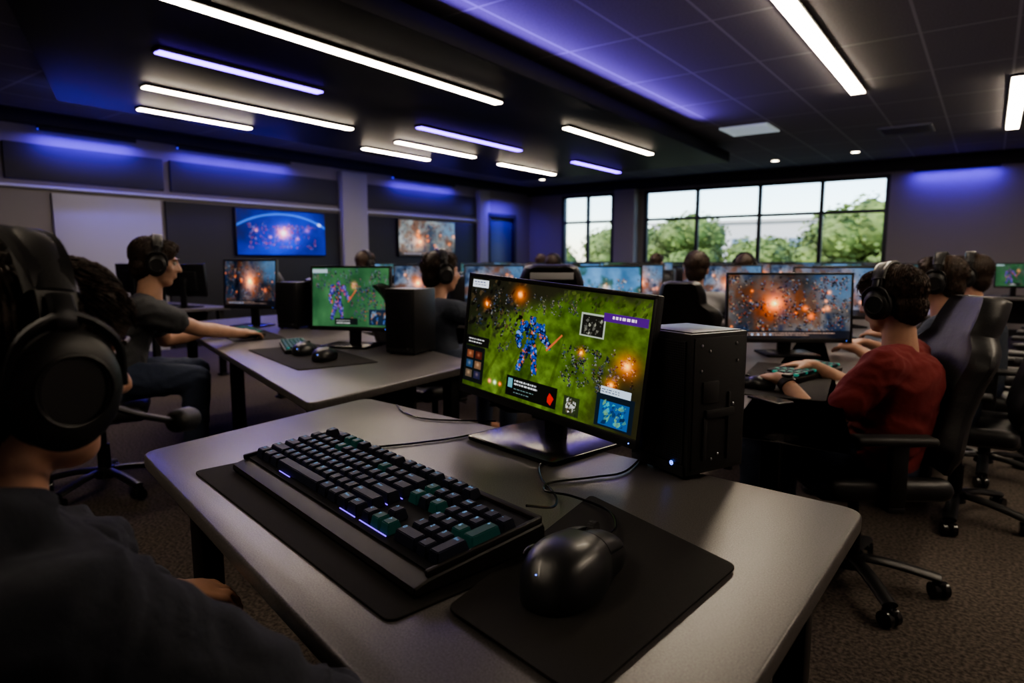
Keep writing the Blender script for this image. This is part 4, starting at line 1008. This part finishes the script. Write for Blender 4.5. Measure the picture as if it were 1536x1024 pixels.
for i, (x, y, yaw, sh, hd) in enumerate(((-4.2, 6.45, 90, 'navy', True), (-3.7, 8.3, 90, 'greytee', False), (-1.95, 6.45, 95, 'navy', True), (-5.5, 4.68, 80, 'navy', True), (-5.9, 6.5, 90, 'greytee', True), (-5.6, 8.3, 90, 'navy', False))):
    person('seated player in a dark shirt among the desk rows', (x, y, 0), yaw, (0, .1, 1.19+.03*(i % 2)), sh, headset=hd, vox=.02, hair='hair2' if i % 2 else 'hair', LH=(-.15, .42, .80), RH=(.15, .42, .80), tufts=900)
    chair(x, y-.05, yaw)
c = chair(-1.95, 2.98, 126, 'black gaming chair with white label strip on its back'); c.scale = (1.1, 1, 1.10)
for ch in c.children:
    if ch.name.startswith('backrest'): obj('label_strip', G(box((0, -.128, .595), (.19, .006, .03), bev=.002)), M['white'], ch, label='white label strip')
for x, y, a in ((-3.9, 3.4, 70), (-6.3, 4.6, 80), (-5.7, 1.95, 60), (-7.2, 2.4, 90), (-8.0, 2.5, 90), (-3.0, 6.5, 90), (-1.0, 6.75, 90), (-2.6, 8.35, 90), (-1.4, 8.4, 90), (.30, 5.5, 175), (-6.6, 6.5, 100), (.35, 6.6, 175)): chair(x, y, a)
CH.location = (.55, 7.6, 0); CH.rotation_euler = (0, 0, radians(60))

# ------------------------------------------------------------------ OUTSIDE
grass = mat('grass_ground', (.11, .125, .085), .95, var=.4, vscale=.5)
st('trim_18', G(box((0, 75, -3.55), (260, 120, .1))), grass)
leafm = mat('leaves', (.12, .17, .04), .7, var=.5, vscale=.8); barkm = mat('bark', (.08, .05, .03), .9)
def tree(h, r, seed):
    rr = random.Random(seed)
    t = thing('tree', 'leafy green tree standing outside the windows', 'tree', (0, 0, 0), 0, 'trees outside the windows')
    obj('trunk', G(tube([(0, 0, 0), (.1, 0, h*.3), (0, .1, h*.6)], .22, 10, 5), *[tube([(0, 0, h*.4), (rr.uniform(-1, 1)*r*.5, rr.uniform(-1, 1)*r*.5, h*.65)], .09, 8, 3) for _ in range(5)]), barkm, t)
    cs = [(V((rr.uniform(-.6, .6)*r, rr.uniform(-.6, .6)*r, h*.62+rr.uniform(-.35, .45)*r)), r*rr.uniform(.35, .6)) for _ in range(14)]
    g = G()
    for c, q in cs:
        for _ in range(330):
            d = V((rr.gauss(0, 1), rr.gauss(0, 1), rr.gauss(0, 1))).normalized(); p = c+d*q*rr.uniform(.75, 1.05); a, b = frame((d+V((rr.uniform(-.6, .6), rr.uniform(-.6, .6), rr.uniform(-.6, .6)))).normalized()); k = rr.uniform(.10, .2)
            g.add(([p-a*k, p-b*k*.6, p+a*k, p+b*k*.6], [[0, 1, 2, 3]]))
        g.add(ell(c, (q*.8, q*.8, q*.75), None, 10, 7))
    obj('foliage', g, leafm, t, kind='stuff'); return t
T1 = tree(8.0, 2.7, 1); T2 = tree(6.6, 2.5, 2)
T1.location = (-4.7, 33, -3.5); T2.location = (-10.2, 37, -3.5); T2.scale = (.95, .95, .95)
for i, (x, y, s) in enumerate(((-15.6, 39, .85), (-21.6, 41, .95), (-28, 43, 1.0), (1.5, 36, 1.1), (-35, 46, 1.1), (-18.5, 47.5, 1.1), (-7.2, 45, .95), (-25, 50, 1.1), (-12.8, 46, 1.0), (8.5, 40, 1.2))):
    c = dup(T1 if i % 2 else T2, (x, y, -3.5), i*1.3); c.scale = (s, s, s)
bm_ = mat('concrete_building', (.45, .44, .43), .8); wn = mat('building_glass', (.1, .14, .18), .2)
b = thing('office_building', 'pale low office building beyond the trees', 'building', (-19, 75, -3.5), 0)
obj('walls', G(box((0, 0, 4.4), (26, 8, 8.8)), box((0, 0, 8.9), (26.6, 8.6, .3))), bm_, b)
for j in range(2):
    for i in range(9): obj('window', G(box((-11.5+i*2.9, -4.03, 3.4+3*j), (1.8, .1, 1.3), bev=.02)), wn, b)

# ------------------------------------------------------------------ LIGHT
w = bpy.data.worlds.new('World'); scene.world = w; w.use_nodes = True
nt = w.node_tree; bg = nt.nodes['Background']; sky = nt.nodes.new('ShaderNodeTexSky')
try:
    sky.sky_type = 'NISHITA'; sky.sun_disc = False; sky.sun_elevation = radians(42); sky.sun_rotation = radians(200); sky.air_density = 1.0; sky.dust_density = .4; sky.ozone_density = 3.0
except Exception: pass
nt.links.new(sky.outputs[0], bg.inputs[0]); bg.inputs[1].default_value = .30
sun = bpy.data.lights.new('sun', 'SUN'); sun.energy = 3.4; sun.angle = .02; sun.color = (1, .93, .82)
so = bpy.data.objects.new('sun', sun); COL.objects.link(so); so.rotation_euler = (radians(48), 0, radians(-25))
area('window_portal', (-3.9, YF+.30, 1.96), (radians(-90), 0, 0), 4.7, 1.6, (1, 1, 1), 1, True)
area('window_portal_small', (-7.67, YF+.30, 1.96), (radians(-90), 0, 0), 1.38, 1.6, (1, 1, 1), 1, True)

cam = bpy.data.cameras.new('camera'); co = bpy.data.objects.new('camera', cam); COL.objects.link(co)
co.location = (0, 0, 1.25); co.rotation_euler = (radians(90)-atan(122/970), 0, radians(36.3))
cam.lens = 36*970/1536; cam.sensor_width = 36; cam.clip_start = .02; cam.clip_end = 400
cam.dof.use_dof = True; cam.dof.focus_distance = 1.35; cam.dof.aperture_fstop = 3.2
scene.camera = co
scene.view_settings.view_transform = 'AgX'
try: scene.view_settings.look = 'AgX - Medium High Contrast'
except Exception: pass
scene.view_settings.exposure = 1.0
